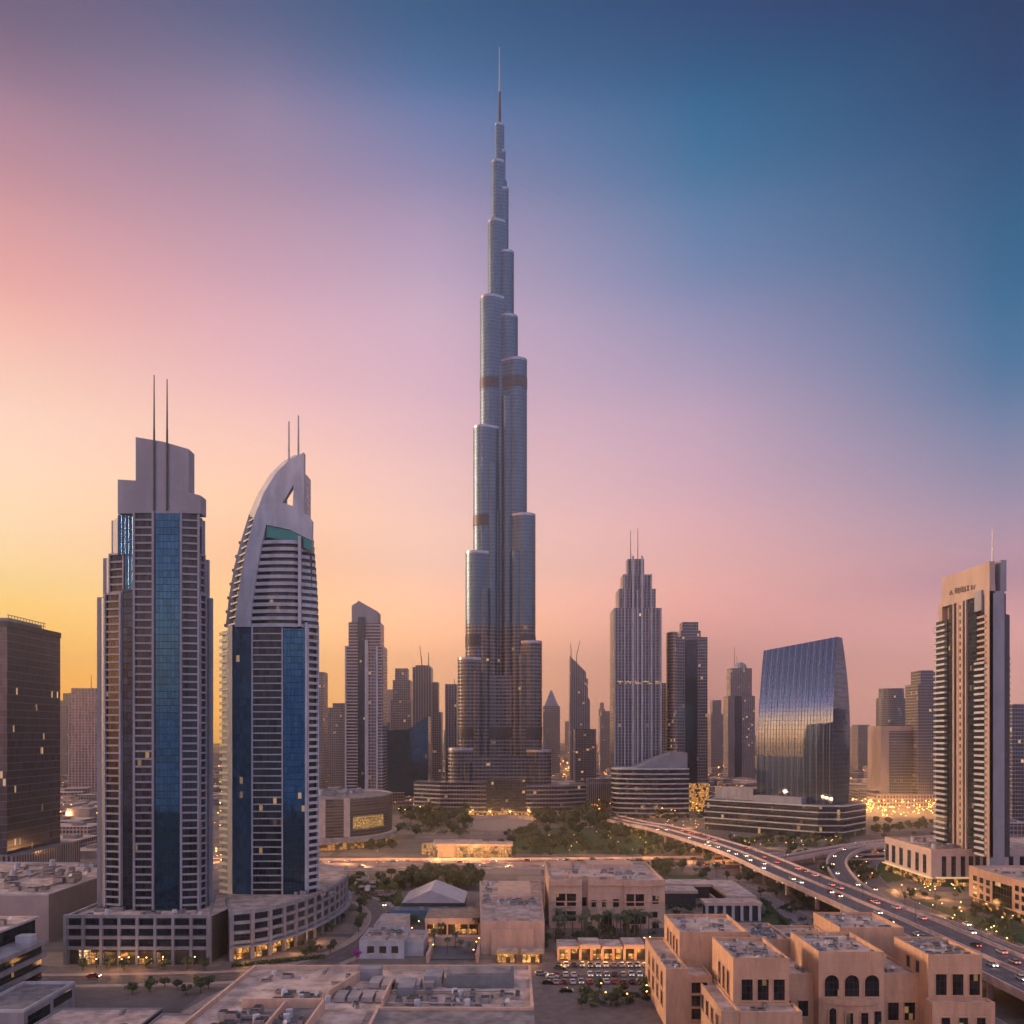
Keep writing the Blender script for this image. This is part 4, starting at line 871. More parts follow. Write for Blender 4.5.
mb = MB(); mb.prism([(XC - 1.2, fy(976.5)), (XC - 1.2, fy(983.5)), (XC + 1, fy(983.5)), (XC + 1, fy(976.5))], zf(980, 611), zf(980, 591), bottom=True); mb.build('recess_box', PURP, o)
# vertical strips of the left face
for a, b_, mm, pr, ty in ((947.5, 952.5, GL_DARK, -.6, 605), (953, 954.3, BEIGEC, .3, 604), (954.6, 957, GL_DARK, -.3, 604), (957, 959, BEIGEC, .3, 603), (959, 961.3, fac('pierced_strip', 4.2, 3.2, (.46, .31, .24), (.05, .04, .05), .45, .2, 0), .05, 603), (961.3, 963.2, BEIGEC, .3, 603), (963.4, 965.2, GL_DARK, -.3, 602), (965.4, 966.6, BEIGEC, .3, 602), (967, 975.8, GL_DARK, -.6, 600)):
    MB().seg((XC, fy(a)), (XC, fy(b_)), zb, zf(976, 597) - .1, -1.5, pr).build('facade_strip', mm, o)
def balconies(P, Q, za, zb_, fh, out, name='balcony', m=WHITE, lim=40):
    n = round((zb_ - za) / fh)
    for k in range(n):
        z = za + (zb_ - za) * k / n
        MB().seg(P, Q, z, z + 1.15, -1, out, 0, .02).build(name, m, o)
for (a, b_, ty, out) in ((976.6, 986.8, 658, 1.5), (978, 986.4, 612, .6), (935.6, 946.6, 621, 1.3)):
    zt_ = zf((a + b_) / 2, ty); z0_ = zb if ty != 612 else zf(981, 660)
    balconies((XC, fy(a)), (XC, fy(b_)), z0_, zt_, 3.35, out, m=BEIGEC if ty == 612 else WHITE)
    MB().seg((XC, fy(a)), (XC, fy(b_)), z0_, zt_, -1.5, -.3).build('balcony_glazing', GL_DARK, o)
d = YC
x0, x1, x2 = XC + 3.02, PX(1004.5, d), PX(1015, d)
MB().prism([(XC + .02, YC), (x1, YC), (x1, YC + 3), (XC + .02, YC + 3)][:4], zb - 19, PZ(591, d), 0, 0).build('plain_wall', PURP, o)
mb = MB(); mb.box(PX(1003.5, d), YC + 5, 3.2, 10, PZ(591, d), PZ(560, d)); mb.build('crown_fin', PURP, o)
mb = MB(); mb.box(PX(996.5, d), YC + 4, 1.6, 1.6, PZ(591, d), PZ(562, d)); mb.build('mast_base', WHITE, o)
MB().box(PX(994, d), YC + 2, 2.6, 2, PZ(591, d), PZ(583, d)).build('roof_box', WHITE, o)
MB().beam((PX(996.5, d), YC + 4, PZ(562, d)), (PX(996.5, d), YC + 4, PZ(526, d)), .4, .2, 8).build('antenna', METAL, o)
MB().prism([(x1 + .05, YC + 2), (PX(1008, d), YC + 2), (PX(1008, d), 530), (x1 + .05, 530)], zb, PZ(593, d), 0, 1).build('side_glazing', [GL_DARK, ROOF2], o)
for k in range(42):
    z = zb + 3.35 * k
    if z > PZ(612, d): break
    MB().seg((PX(1008.1, d), YC + 4), (PX(1012.5 if z > PZ(657, d) else 1015, d), YC + 5), z, z + 1.15, -8, .4).build('balcony', PURP, o)
MB().prism([(PX(1008.1, d), YC + 6), (PX(1012, d), YC + 6), (PX(1012, d), 525), (PX(1008.1, d), 525)], zb, PZ(612, d), 0, 1).build('side_glazing', [GL_DARK, ROOF2], o)
# sign letters on the crown: dark raised glyphs, unreadable at this size in the photograph
sign = MB()
def glyph(px, strokes):
    for (u0, v0, u1, v1) in strokes:
        a, b_ = px + u0, px + u1; base = 594.3 - (px - 950) * .22
        y0_, y1_ = fy(a), fy(b_)
        p = (XC - .12, y0_, PZ(base - v0, y0_)); q = (XC - .12, y1_, PZ(base - v1, y1_))
        sign.beam(p, q, .26, n=4)
glyph(950, [(0, 0, 1.3, 3.6), (1.3, 3.6, 2.8, 0), (.5, 1.3, 2.3, 1.3), (-.3, -.4, 3.4, .2)])
for g0 in (955.6, 961.2): glyph(g0, [(0, 0, 0, 5), (1.5, 0, 1.5, 5), (3, 0, 3, 5), (4.4, 0, 4.4, 5), (0, 5, 4.4, 5), (0, 2.5, 4.4, 2.5), (0, 0, 4.4, 0)])
glyph(967, [(0, 0, 2.4, 4.8), (2.4, 0, 0, 4.8), (0, 4.8, 2.4, 4.8), (0, 0, 2.4, 0)])
glyph(971.4, [(0, 0, .5, 4.6), (0, 0, 1.6, .3), (1.6, .3, 2.2, 4.4), (3.2, .6, 4.0, 5)])
sign.build('sign', DMETAL, o)
MB().prism([(XC + 3, YC + 6), (PX(1003, d) - 2, YC + 6), (PX(1003, d) - 2, 532), (XC + 3, 532)], 150, PZ(590, d), 0, 1).build('upper_core', [BEIGEC, ROOF2], o)

o = thing('white_podium', 'pale two-storey podium with tall dark windows below the beige sign tower', 'podium', (270, 520))
MB().prism([(235, 499), (330, 499), (330, 561), (235, 561)], 0, 20, 0, 1).build('wall', [mat('pale_podium_render', (.43, .33, .315), .7, var=.12, scale=.2), ROOF], o)
parapet(mb := MB(), [(235, 499), (330, 499), (330, 561), (235, 561)], 20, 1.0); mb.build('parapet', SAND2, o)
for px in (887, 893.5, 901, 909, 917, 924.5):
    y0_, y1_ = 235 * F / (px - 1.6 - CX), 235 * F / (px + 1.9 - CX)
    MB().quad((235, y0_), (235, y1_), 6.5, 17, .06).build('window', GL_DARK, o)
for px in (944, 953.5, 963, 971, 977.5, 985, 998, 1011, 1022):
    MB().quad((PX(px - 2.3, 499), 499), (PX(px + 2.3, 499), 499), 5.5 if px < 966 else 12, 17, .06).build('window', GL_DARK, o)
mb = MB(); mb.seg((235, 560), (235, 499), 0, 4.6, 0, .4); mb.seg((235.5, 499), (275, 499), 0, 4.2, 0, .4); mb.build('shopfront', SHOP, o)
mb = MB(); mb.seg((235, 560), (235, 496.5), 4.8, 5.3, 0, 2.4); mb.seg((237.4, 499), (278, 499), 4.8, 5.32, 0, 2.4); mb.build('canopy', emit('lit_canopy', (1, .68, .35), .35), o)
roof_units(o, 240, 256, 502, 556, 20, 12, 31, None, 1.4)
# sand block at the right edge
o = thing('sand_block', 'sand coloured block with square windows and a tall glazed bay at the right edge', 'building', (245, 420))
MB().prism([(229, 385), (262, 385), (262, 446), (229, 446)], 4.5, 18.5, 0, 1).build('wall', [SAND2, ROOF], o)
parapet(mb := MB(), [(229, 385), (262, 385), (262, 446), (229, 446)], 18.5, 1.0); mb.build('parapet', SAND2, o)
for px in (975, 981.5, 988):
    for yy in (877.5, 885.5, 893.5):
        dd = 229 * F / (px - CX); z = PZ(yy + (px - 975) * .35, dd); y0_, y1_ = 229 * F / (px - 1.9 - CX), 229 * F / (px + 1.9 - CX)
        MB().quad((229, y0_), (229, y1_), z - 1.6, z + .9, .05).build('window', GL_DARK, o)
for px in (1017, 1023.5, 1030):
    for k in range(3):
        y0_, y1_ = 229 * F / (px - 1.9 - CX), 229 * F / (px + 1.9 - CX); MB().quad((229, y0_), (229, y1_), 6.2 + 4 * k, 8.7 + 4 * k, .05).build('window', GL_DARK, o)
MB().quad((229, 229 * F / (992.5 - CX)), (229, 229 * F / (1012 - CX)), 5.2, 15.6, .08).build('glazed_bay', facade('bay_glass', 3.4, 2.4, (.10, .08, .07), (.03, .035, .03), .07, .07, .04, 1), o)
MB().prism([(229.6, 386), (261, 386), (261, 445), (229.6, 445)], 0, 4.5).build('shopfront', SHOP3, o)
MB().box(252, 415, 12, 24, 18.5, 22).build('roof_house', SAND, o)
roof_units(o, 231, 246, 390, 440, 18.5, 12, 33)

# ------------------------------------------------------------ sand arcade building, near right
o = thing('arcade_building', 'large sand coloured stepped building with arched and tall windows in the near right corner', 'building', (90, 265))
def block(x0, x1, y0, y1, z0, z1, ph=1.0, n=0, seed=1, nm='block'):
    P = [(x0, y0), (x1, y0), (x1, y1), (x0, y1)]
    MB().prism(P, z0, z1, 0, 1).build(nm, [SAND, ROOF], o); parapet(mb := MB(), P, z1, ph, .45); mb.build('parapet', SAND, o)
    if n: roof_units(o, x0 + 1, x1 - 1, y0 + 1, y1 - 1, z1, n, seed, None, .62)
DW = facade('dark_arch_glass', 1.9, 1.2, (.05, .04, .035), (.025, .025, .03), .07, .09, .05, .22, .4, .15)
def win_f(y, x0, x1, z0, z1, arch=False):      # a recessed window on a front face
    fr = MB(); w = .18
    for a, b_ in ((x0 - w, x0), (x1, x1 + w)): fr.prism([(a, y - .22), (b_, y - .22), (b_, y + .1), (a, y + .1)], z0 - w, z1, bottom=True)
    fr.prism([(x0 - w - .15, y - .35), (x1 + w + .15, y - .35), (x1 + w + .15, y + .1), (x0 - w - .15, y + .1)], z0 - w - .25, z0 - w, bottom=True)
    P = [(x0, z0), (x1, z0), (x1, z1)]
    if arch:
        r = (x1 - x0) / 2; cx_ = (x0 + x1) / 2; P += [(cx_ + r * math.cos(R(a)), z1 + r * math.sin(R(a))) for a in range(20, 180, 20)]
        Q = [(cx_ + (r + w) * math.cos(R(a)), z1 + (r + w) * math.sin(R(a))) for a in range(0, 181, 20)]; q = [(cx_ + r * math.cos(R(a)), z1 + r * math.sin(R(a))) for a in range(0, 181, 20)]
        for i in range(9): fr.plate([Q[i], Q[i + 1], q[i + 1], q[i]], y - .22, y + .05)
    else: fr.prism([(x0 - w, y - .25), (x1 + w, y - .25), (x1 + w, y + .1), (x0 - w, y + .1)], z1, z1 + .3, bottom=True)
    P += [(x0, z1)]
    mb = MB(); mb.face([(x, y - .03, z) for x, z in P], [(x - x0, z - z0) for x, z in P]); g_ = mb.build('window', DW, o); fr.build('frame', SAND, g_)
def win_l(x, y0, y1, z0, z1):                  # on a left face
    mb = MB(); mb.quad((x, y1), (x, y0), z0, z1, .03); g_ = mb.build('window', DW, o)
    fr = MB(); fr.seg((x, y1 + .2), (x, y1), z0, z1, -.1, .2); fr.seg((x, y0), (x, y0 - .2), z0, z1, -.1, .2); fr.seg((x, y1 + .25), (x, y0 - .25), z0 - .3, z0, -.1, .3); fr.seg((x, y1 + .25), (x, y0 - .25), z1, z1 + .3, -.1, .22); fr.build('frame', SAND, g_)
# far left block with its lower step
block(51, 72, 271, 298, 0, 24, 1.1, 16, 41); block(44.6, 51, 258, 298, 0, 16.5, .8, 5, 42, 'lower_block')
block(51.02, 58, 258, 270.98, 0, 14.5, .6, 0)
for k in range(4): win_l(51, 273.5 + k * 5.2, 276 + k * 5.2, 17.6, 22)
for k in range(4): win_l(44.6, 263 + k * 8, 266.2 + k * 8, 10.6, 14.8); win_l(44.6, 263 + k * 8, 266.2 + k * 8, 4.8, 9)
for z in (10.2, 6.4, 2.6): win_f(258, 52, 56.6, z, z + 3.1)
win_f(271, 61.2, 62.8, 15.4, 19.2); win_f(271, 63.8, 66.8, 15.4, 19.4, True)
# near block
block(59.4, 74.4, 239, 264, 0, 24, 1.1, 18, 43); block(54.6, 59.38, 232, 262, 0, 12.5, .7, 0, 1, 'lower_block'); block(59.42, 75.5, 231.5, 238.98, 0, 12.3, .8, 3, 44, 'balcony_block')
for k in range(3): win_l(59.4, 243 + k * 5, 245.6 + k * 5, 14, 20.4)
for k in range(3): win_f(239, 61.6 + k * 4.3, 64.6 + k * 4.3, 13.8, 19.4)
for k in range(4): win_l(54.6, 235 + k * 6, 238 + k * 6, 6.6, 10.8)
for k in range(3): win_f(231.5, 62 + k * 4.3, 64.4 + k * 4.3, 5, 9.2)
win_f(232, 55.4, 58.6, 4, 9.5)
# link, centre block with three arches
block(74.42, 86, 252, 275, 0, 16.6, .8, 6, 45, 'link_block'); block(74.9, 86.2, 275, 299, 0, 21, .9, 22, 46, 'back_block')
win_f(252, 76.2, 79, 5.4, 9.8); win_f(252, 81, 83.8, 5.4, 9.8); 
block(85.4, 103.6, 247.8, 273, 0, 23.6, 1.1, 20, 47)
for k in range(3): win_f(247.8, 87 + k * 5.6, 91 + k * 5.6, 12.2, 16.2, True)
P = [(85.5 + 17.9 * q, 247.7 - 3.4 * math.sin(math.pi * q)) for q in [i / 10 for i in range(11)]]
MB().prism(P, 10.6, 11.9, bottom=True).build('curved_balcony', SAND, o); MB().prism([(p[0], 247.75 - (247.7 - p[1]) * .8) for p in P], 0, 10.6).build('bow_front', SAND, o)
for k in range(4):
    xx = 87.6 + k * 4.2; q = (xx + 1 - 85.5) / 17.9; yy = 247.7 - 2.72 * math.sin(math.pi * q) - .35; win_f(yy, xx, xx + 2, 3.6, 8.6, k == 0)
# right link and right block
block(103.62, 114.6, 251, 274, 0, 17.0, .8, 5, 48, 'link_block'); win_f(251, 106, 109, 4.6, 9.6); win_f(251, 110.6, 113.6, 4.6, 9.6)
block(114.6, 129.4, 245, 267, 0, 23.4, 1.1, 18, 49); block(113.6, 130.6, 240.6, 244.98, 0, 12.0, .7, 0, 1, 'balcony_block')
for k in range(3): win_f(245, 116.6 + k * 4.6, 119.6 + k * 4.6, 13.4, 19.2)
for k in range(3): win_f(240.6, 116 + k * 4.8, 118.4 + k * 4.8, 3.4, 8.6)
win_l(114.6, 250, 252.4, 18, 21.4); win_l(114.6, 256, 258.4, 18, 21.4)
block(101.6, 121.5, 276, 300, 0, 24.2, 1.1, 14, 50, 'back_block'); block(86.4, 101.4, 275.5, 298, 0, 20.4, .9, 16, 51, 'back_block')
# thin roof tiles above the tall windows
# ------------------------------------------------------------ flat roofed block, bottom centre
o = thing('flat_roof_block', 'large flat roofed block crowded with ducts and air handlers at the bottom centre', 'building', (-30, 215))
P = [(-72, 178), (-30.5, 178), (-30.5, 204), (5, 204), (5, 242), (-70, 242)]
MB().prism(P, 0, 21.4, 0, 1).build('wall', [SAND2, ROOF], o)
for i, (a, b_) in enumerate(zip(P, P[1:] + P[:1])): MB().seg(a, b_, 21.3, 22.5 + i * .004, -.6, .03).build('parapet', SAND2, o)
MB().prism([(-33, 178), (5, 178), (5, 203.9), (-33, 203.9)], 0, 21.9, 0, 1).build('front_volume', [SAND, ROOF2], o)
MB().prism([(-62, 190), (-44, 190), (-44, 206), (-62, 206)], 21.4, 21.9, 0, 0).build('sunken_roof', ROOF2, o)
for a, b_ in (((-62.5, 206), (-43.5, 206)), ((-43.5, 206), (-43.5, 186)), ((-52, 205), (-52, 186)), ((-30, 224), (-30, 206)), ((-44, 212), (-38, 236))):
    MB().seg(a, b_, 21.4, 24, -.25, .25).build('roof_wall', SAND2, o)
MB().box(-8, 228, 17, 9, 21.4, 24.6).build('tank_room', mat('blue_grey_cladding', (.14, .16, .17), .6, var=.25), o); MB().box(-8, 228, 15.5, 7.6, 24.6, 24.9).build('tank_room_roof', ROOF2, o)
for x, y, w, e, h in ((-37, 232, 6, 4, 3.2), (-20, 229, 4.5, 8, 2.6), (-26, 221, 4, 9, 2.2)): MB().box(x, y, w, e, 21.4, 21.4 + h).build('roof_house', GREYC, o)
for k in range(5): MB().box(-34.5 + k * 3.4, 226 - (k % 2) * 2, 2.7, 7, 21.6, 23).build('air_handler', mat('pale_unit', (.36, .31, .30), .5, .2, var=.2), o)
for k in range(4): MB().box(-41 + k * 3.3, 214, 2.6, 6, 21.6, 22.8).build('air_handler', MATS['pale_unit'], o)
roof_units(o, -60, -34, 206, 222, 21.4, 26, 61, None, .8); roof_units(o, -28, 2, 206, 220, 21.4, 26, 62, None, .8); roof_units(o, -66, -38, 222, 240, 21.4, 8, 63, None, .7); roof_units(o, -66, -45, 180, 204, 22.0, 34, 64, None, .9)
for a, b_ in (((-36, 219), (-2, 219)), ((-30, 209), (-8, 209)), ((-33, 238), (-2, 238)), ((-14, 206), (-14, 218)), ((-64, 238), (-38, 238))):
    mb = MB(); mb.beam((*a, 22.0), (*b_, 22.0), .22, n=6); mb.build('pipe', METAL, o)

# ------------------------------------------------------------ banded block and low roofs, bottom left
o = thing('banded_block', 'dark glass block with slanting white bands in the bottom left corner', 'office block', (-190, 285))
DG = facade('near_dark_glass', 4.3, 1.5, (.02, .022, .025), (.025, .032, .04), .06, .06, .006, 1, .4, .1)
MB().prism([(-230, 262), (-157, 262), (-157, 297), (-230, 297)], 0, 16, 0, 1).build('lower_floors', [DG, ROOF2], o); MB().prism([(-230, 270), (-165, 270), (-165, 308), (-230, 308)], 16.4, 21.5, 0, 1).build('upper_floors', [DG, ROOF], o)
for z in (3, 7.3, 11.6, 15.9):
    MB().prism([(-230, 260.8), (-155.8, 260.8), (-155.8, 298), (-230, 298)], z - .75, z + .7, bottom=True).build('floor_band', GREYC, o)
MB().prism([(-230, 269), (-164, 269), (-164, 309), (-230, 309)], 21.5, 22.2, 0, 1).build('roof_slab', [WHITE, ROOF], o)
MB().box(-160.5, 294, 5, 4, 16.6, 19).build('stair_box', WHITE, o); roof_units(o, -185, -167, 275, 304, 22.2, 14, 71)
o = thing('low_pavilion', 'low white framed pavilion with a glazed side beside the banded block', 'building', (-143, 262))
MB().prism([(-152, 248), (-136, 248), (-136, 277), (-152, 277)], 0, 7.6, 0, 1).build('wall', [GREYC, ROOF2], o)
MB().seg((-136, 250), (-136, 262), 1.6, 6, 0, .08).build('window', DG, o); MB().seg((-136, 264), (-136, 275), 4, 6.6, 0, .08).build('window', DG, o)
parapet(mb := MB(), [(-152, 248), (-136, 248), (-136, 277), (-152, 277)], 7.6, .8, .6); mb.build('parapet', WHITE, o)
for nm, x0, x1, y0, y1, z, lb in (('flat_roof', -133, -103, 222, 262, 4.2, 'low grey flat roof with sparse vents nearest the bottom edge on the left'), ('flat_roof', -101.5, -80, 222, 258, 3.8, 'narrower low flat roof beside the side street at lower left')):
    o = thing(nm, lb, 'building', ((x0 + x1) / 2, (y0 + y1) / 2)); P = [(x0, y0), (x1, y0), (x1, y1), (x0, y1)]
    MB().prism(P, 0, z, 0, 1).build('wall', [SHOP3 if x0 > -102 else DARKC, ROOF], o); parapet(mb := MB(), P, z, .5, .4); mb.build('parapet', GREYC, o); roof_units(o, x0 + 2, x1 - 2, y0 + 8, y1 - 2, z, 5, int(-x0), None, .5)

# ------------------------------------------------------------ low buildings in the middle
o = thing('mansion_block', 'long beige two-storey building with dark loggias and an arched door facing the car park', 'building', (41, 422))
ft = 392
def mwin(a, b_, y0_, y1_, arch=False, y=ft, deep=.0):
    x0_, x1_ = PX(a, y), PX(b_, y); z0_, z1_ = PZ(y1_, y), PZ(y0_, y)
    P = [(x0_, z0_), (x1_, z0_), (x1_, z1_)]
    if arch: P += [((x0_ + x1_) / 2 + (x1_ - x0_) / 2 * math.cos(R(q)), z1_ + (x1_ - x0_) / 3 * math.sin(R(q))) for q in range(20, 180, 20)]
    P += [(x0_, z1_)]
    mb = MB(); mb.face([(x, y - .06, z) for x, z in P], [(x - x0_, z - z0_) for x, z in P]); g_ = mb.build('window', DW, o)
    fr = MB(); fr.prism([(x0_ - .5, y - .5), (x1_ + .5, y - .5), (x1_ + .5, y - .07), (x0_ - .5, y - .07)], z0_ - .5, z0_, bottom=True)
    if not arch: fr.prism([(x0_ - .5, y - .45), (x1_ + .5, y - .45), (x1_ + .5, y - .07), (x0_ - .5, y - .07)], z1_, z1_ + .4, bottom=True)
    fr.build('sill', SAND2, g_)
zt = 20
P = [(PX(549, ft), ft), (PX(582, ft), ft), (PX(582, ft), ft + 3), (PX(588, ft), ft + 3), (PX(588, ft), ft + .1), (PX(624, ft), ft + .1), (PX(624, ft), ft - 1), (PX(651, ft), ft - 1), (PX(651, ft), ft), (PX(665, ft), ft), (PX(665, ft), 450), (PX(549, ft), 450)]
MB().prism(P, 0, zt, 0, 1).build('wall', [SAND2, ROOF], o)
parapet(mb := MB(), P, zt, 1.1, .7); mb.build('parapet', SAND2, o)
co = MB()
for i in (0, 4, 6, 8): co.seg(P[i], P[i + 1], zt - 1.6, zt - .9, -.1, .55); co.seg(P[i], P[i + 1], 11.4, 11.9, -.1, .35)
co.build('cornice', SAND, o)
for w in ((556, 565.5, 893.5, 906), (566.8, 576, 893.5, 906), (556, 565.5, 911, 921), (566.8, 576, 911, 921)): mwin(*w)
for w in ((580, 586.5, 897, 906),): mwin(*w, y=ft + 2.9)
for w in ((591.5, 596, 900, 907), (602, 606.5, 900, 907), (613, 619, 899, 907)): mwin(*w, y=ft + .1)
mwin(601, 612, 915, 926, True, y=ft + .1)
for w in ((626.5, 634, 894, 906), (635.5, 644, 894, 906), (626.5, 646, 912, 924)): mwin(*w, y=ft - 1)
for w in ((652.5, 658.5, 895.5, 904), (652.5, 657.5, 911.5, 917.5), (652.5, 659, 922, 930)): mwin(*w)
for x, y, w, e, h in ((24, 438, 10, 12, 2.2), (48, 438, 22, 14, 2.4), (36, 404, 20, 8, 1.4), (22, 410, 8, 8, 1.2)): MB().box(x, y, w, e, zt, zt + h).build('roof_house', SAND2, o)
roof_units(o, 18, 64, 394, 448, zt, 26, 81, None, .9)
o = thing('low_beige_block', 'low beige block with a stepped blank front left of the long beige building', 'building', (0, 395))
MB().prism([(-12.2, 345), (12.6, 345), (14, 440), (-16, 440)], 0, 12, 0, 1).build('wall', [SAND2, ROOF], o); MB().prism([(-8, 343.5), (8.4, 343.5), (8.4, 344.9), (-8, 344.9)], 0, 10).build('front_step', SAND2, o)
parapet(mb := MB(), [(-12.2, 345), (12.6, 345), (14, 440), (-16, 440)], 12, .9, .6); mb.build('parapet', SAND2, o)
MB().box(1, 410, 15, 40, 12, 14.5).build('roof_house', SAND2, o); MB().box(0, 362, 14, 24, 12, 13).build('roof_house', ROOF, o); roof_units(o, -10, 12, 380, 392, 12, 16, 83); roof_units(o, -14, -8, 380, 436, 12, 8, 84)
# pitched white roof pavilion
o = thing('tent_pavilion', 'pavilion with a pale pitched tent-like roof above a blue terrace', 'pavilion', (-35, 420))
xa, xb_, ya, yb_ = -51, -22, 411, 441
mb = MB(); rx = (xa + xb_) / 2 - 1; zr, ze = 13.4, 7.4
mb.face([(xa, ya, ze), (rx, ya - 1, zr), (rx, yb_, zr), (xa, yb_, ze)]); mb.face([(rx, ya - 1, zr), (xb_, ya, ze), (xb_, yb_, ze), (rx, yb_, zr)]); mb.face([(xa, ya, ze), (xb_, ya, ze), (rx, ya - 1, zr)]); mb.face([(xb_, yb_, ze), (xa, yb_, ze), (rx, yb_, zr)])
mb.build('tent_roof', mat('tent_fabric', (.46, .41, .42), .7, var=.15, scale=.2), o); MB().prism([(xa + .5, ya + .5), (xb_ - .5, ya + .5), (xb_ - .5, yb_ - .5), (xa + .5, yb_ - .5)], 0, ze - .1).build('wall', DARKC, o)
MB().prism([(-55, 402), (-16, 402), (-16, 410.9), (-55, 410.9)], 0, 5.8, 0, 1).build('blue_terrace', [mat('blue_terrace_paint', (.06, .14, .21), .5, var=.3), mat('blue_terrace_deck', (.07, .15, .22), .6, var=.4)], o)
for k in range(4): MB().box(-52 + k * 11, 404, 2.2, 1.6, 5.8, 7).build('roof_box', METAL, o)
o = thing('terrace_cafe', 'tan flat roofed cafe with a warmly lit open front', 'cafe', (-25, 392))
MB().prism([(-37, 378), (-13.5, 378), (-13.5, 400), (-37, 400)], 4.6, 7.2, 0, 1, bottom=True).build('roof', [SAND2, mat('tan_roof', (.34, .235, .17), .9, var=.3)], o); MB().prism([(-36.4, 380), (-14, 380), (-14, 399.5), (-36.4, 399.5)], 0, 4.6).build('lit_front', SHOP, o)
for k in range(6): MB().box(-36.5 + k * 4.5, 378.4, .7, .7, 0, 4.6).build('column', SAND, o)
o = thing('white_villa', 'small white stepped villa with rooftop units beside the curved street', 'building', (-46, 345))
for x0, x1, y0, y1, z in ((-58, -41, 338, 360, 6.5), (-41, -34, 342, 362, 5.2), (-56, -44, 361, 385, 7.2)):
    P = [(x0, y0), (x1 - .03, y0), (x1 - .03, y1), (x0, y1)]; MB().prism(P, 0, z, 0, 1).build('wall', [WHITE, ROOF], o); parapet(mb := MB(), P, z, .6, .3); mb.build('parapet', WHITE, o)
for k in range(3): MB().quad((-55 + k * 4.6, 338), (-52.4 + k * 4.6, 338), 2, 4.8, .05).build('window', SHOP3, o)
roof_units(o, -57, -42, 339, 359, 6.5, 14, 91, None, .8)
o = thing('sunken_court', 'paved court of low walls and dark blue floor in front of the lit cafe', 'courtyard', (-22, 345))
MB().box(-22, 346, 17, 20, 0, .5).build('floor', mat('court_floor', (.085, .095, .11), .5, var=.25), o)
for x, y, w, e, h in ((-31.5, 345, 1.2, 26, 3.2), (-13, 345, 1.2, 26, 3.2), (-22, 359, 17.5, 1.2, 3.6), (-22, 366, 20, 4, 2.4)): MB().box(x, y, w, e, 0, h).build('low_wall', SAND2, o)
MB().box(-17, 351, 5, 9, .5, 2.6).build('bar_hut', ROOF2, o)
for nm, x0, x1, y, lb in (('kiosk', 'a', 0, 0, ''),): pass
for (a, b_, gy, lb) in ((497, 516, 963, 'small glowing orange kiosk, left one of a pair before the trees'), (522, 542, 963, 'small glowing orange kiosk, right one of a pair before the trees')):
    dd = dist(gy); o = thing('kiosk', lb, 'kiosk', (PX((a + b_) / 2, dd), dd + 4)); x0, x1 = PX(a, dd), PX(b_, dd)
    MB().prism([(x0, dd), (x1, dd), (x1, dd + 7), (x0, dd + 7)], 0, 3.6).build('lit_wall', SHOP2, o); MB().prism([(x0 - .6, dd - 1.4), (x1 + .6, dd - 1.4), (x1 + .6, dd + 7.5), (x0 - .6, dd + 7.5)], 3.6, 4.1, 0, 1, top=[(x0, dd + 1), (x1, dd + 1), (x1, dd + 6), (x0, dd + 6)]).build('awning', [mat('awning_fabric', (.5, .3, .12), .8), ROOF], o)
o = thing('shop_row', 'long single-storey row of glowing arcaded shops beside the car park', 'shops', (36, 341))
x0, x1, dd = PX(558, 337), PX(646, 337), 337
MB().prism([(x0, dd), (x1, dd), (x1, dd + 10), (x0, dd + 10)], 0, 4.4).build('lit_front', SHOP, o); 
for k in range(4):
    a = x0 + (x1 - x0) * k / 4; MB().prism([(a - .2, dd - 1.6), (a + (x1 - x0) / 4 - .7, dd - 1.6), (a + (x1 - x0) / 4 - .7, dd + 10.2), (a - .2, dd + 10.2)], 4.4, 5.3 + (k % 2) * .7, 0, 1, bottom=True).build('roof', [SAND2, ROOF], o)
for k in range(9): MB().box(x0 + (x1 - x0) * k / 8, dd - 1.1, .9, .9, 0, 4.4).build('column', SAND, o)
# garden court
o = thing('court_pavilion', 'low L-shaped garden pavilion with white columns beside the service road', 'pavilion', (88, 440))
for x0, x1, y0, y1, z in ((88, 114, 406, 417, 8.5), (70, 104, 462, 478, 7.5), (104.1, 118, 430, 478, 7.2), (76, 92, 440, 455, 8)):
    MB().prism([(x0, y0), (x1, y0), (x1, y1), (x0, y1)], z - 1.4, z, 0, 1, bottom=True).build('roof', [SAND2, ROOF], o); MB().prism([(x0 + 1.2, y0 + 1.5), (x1 - 1, y0 + 1.5), (x1 - 1, y1 - 1), (x0 + 1.2, y1 - 1)], 0, z - 1.4).build('wall', DARKC, o)
for k in range(7): MB().box(89 + k * 4, 406.6, 1.3, .8, 0, 7.1).build('column', WHITE, o)
MB().box(103, 446, .8, 60, 0, 2.5).build('garden_wall', SAND2, o); MB().box(69.5, 440, .8, 70, 0, 2.5).build('garden_wall', SAND2, o)
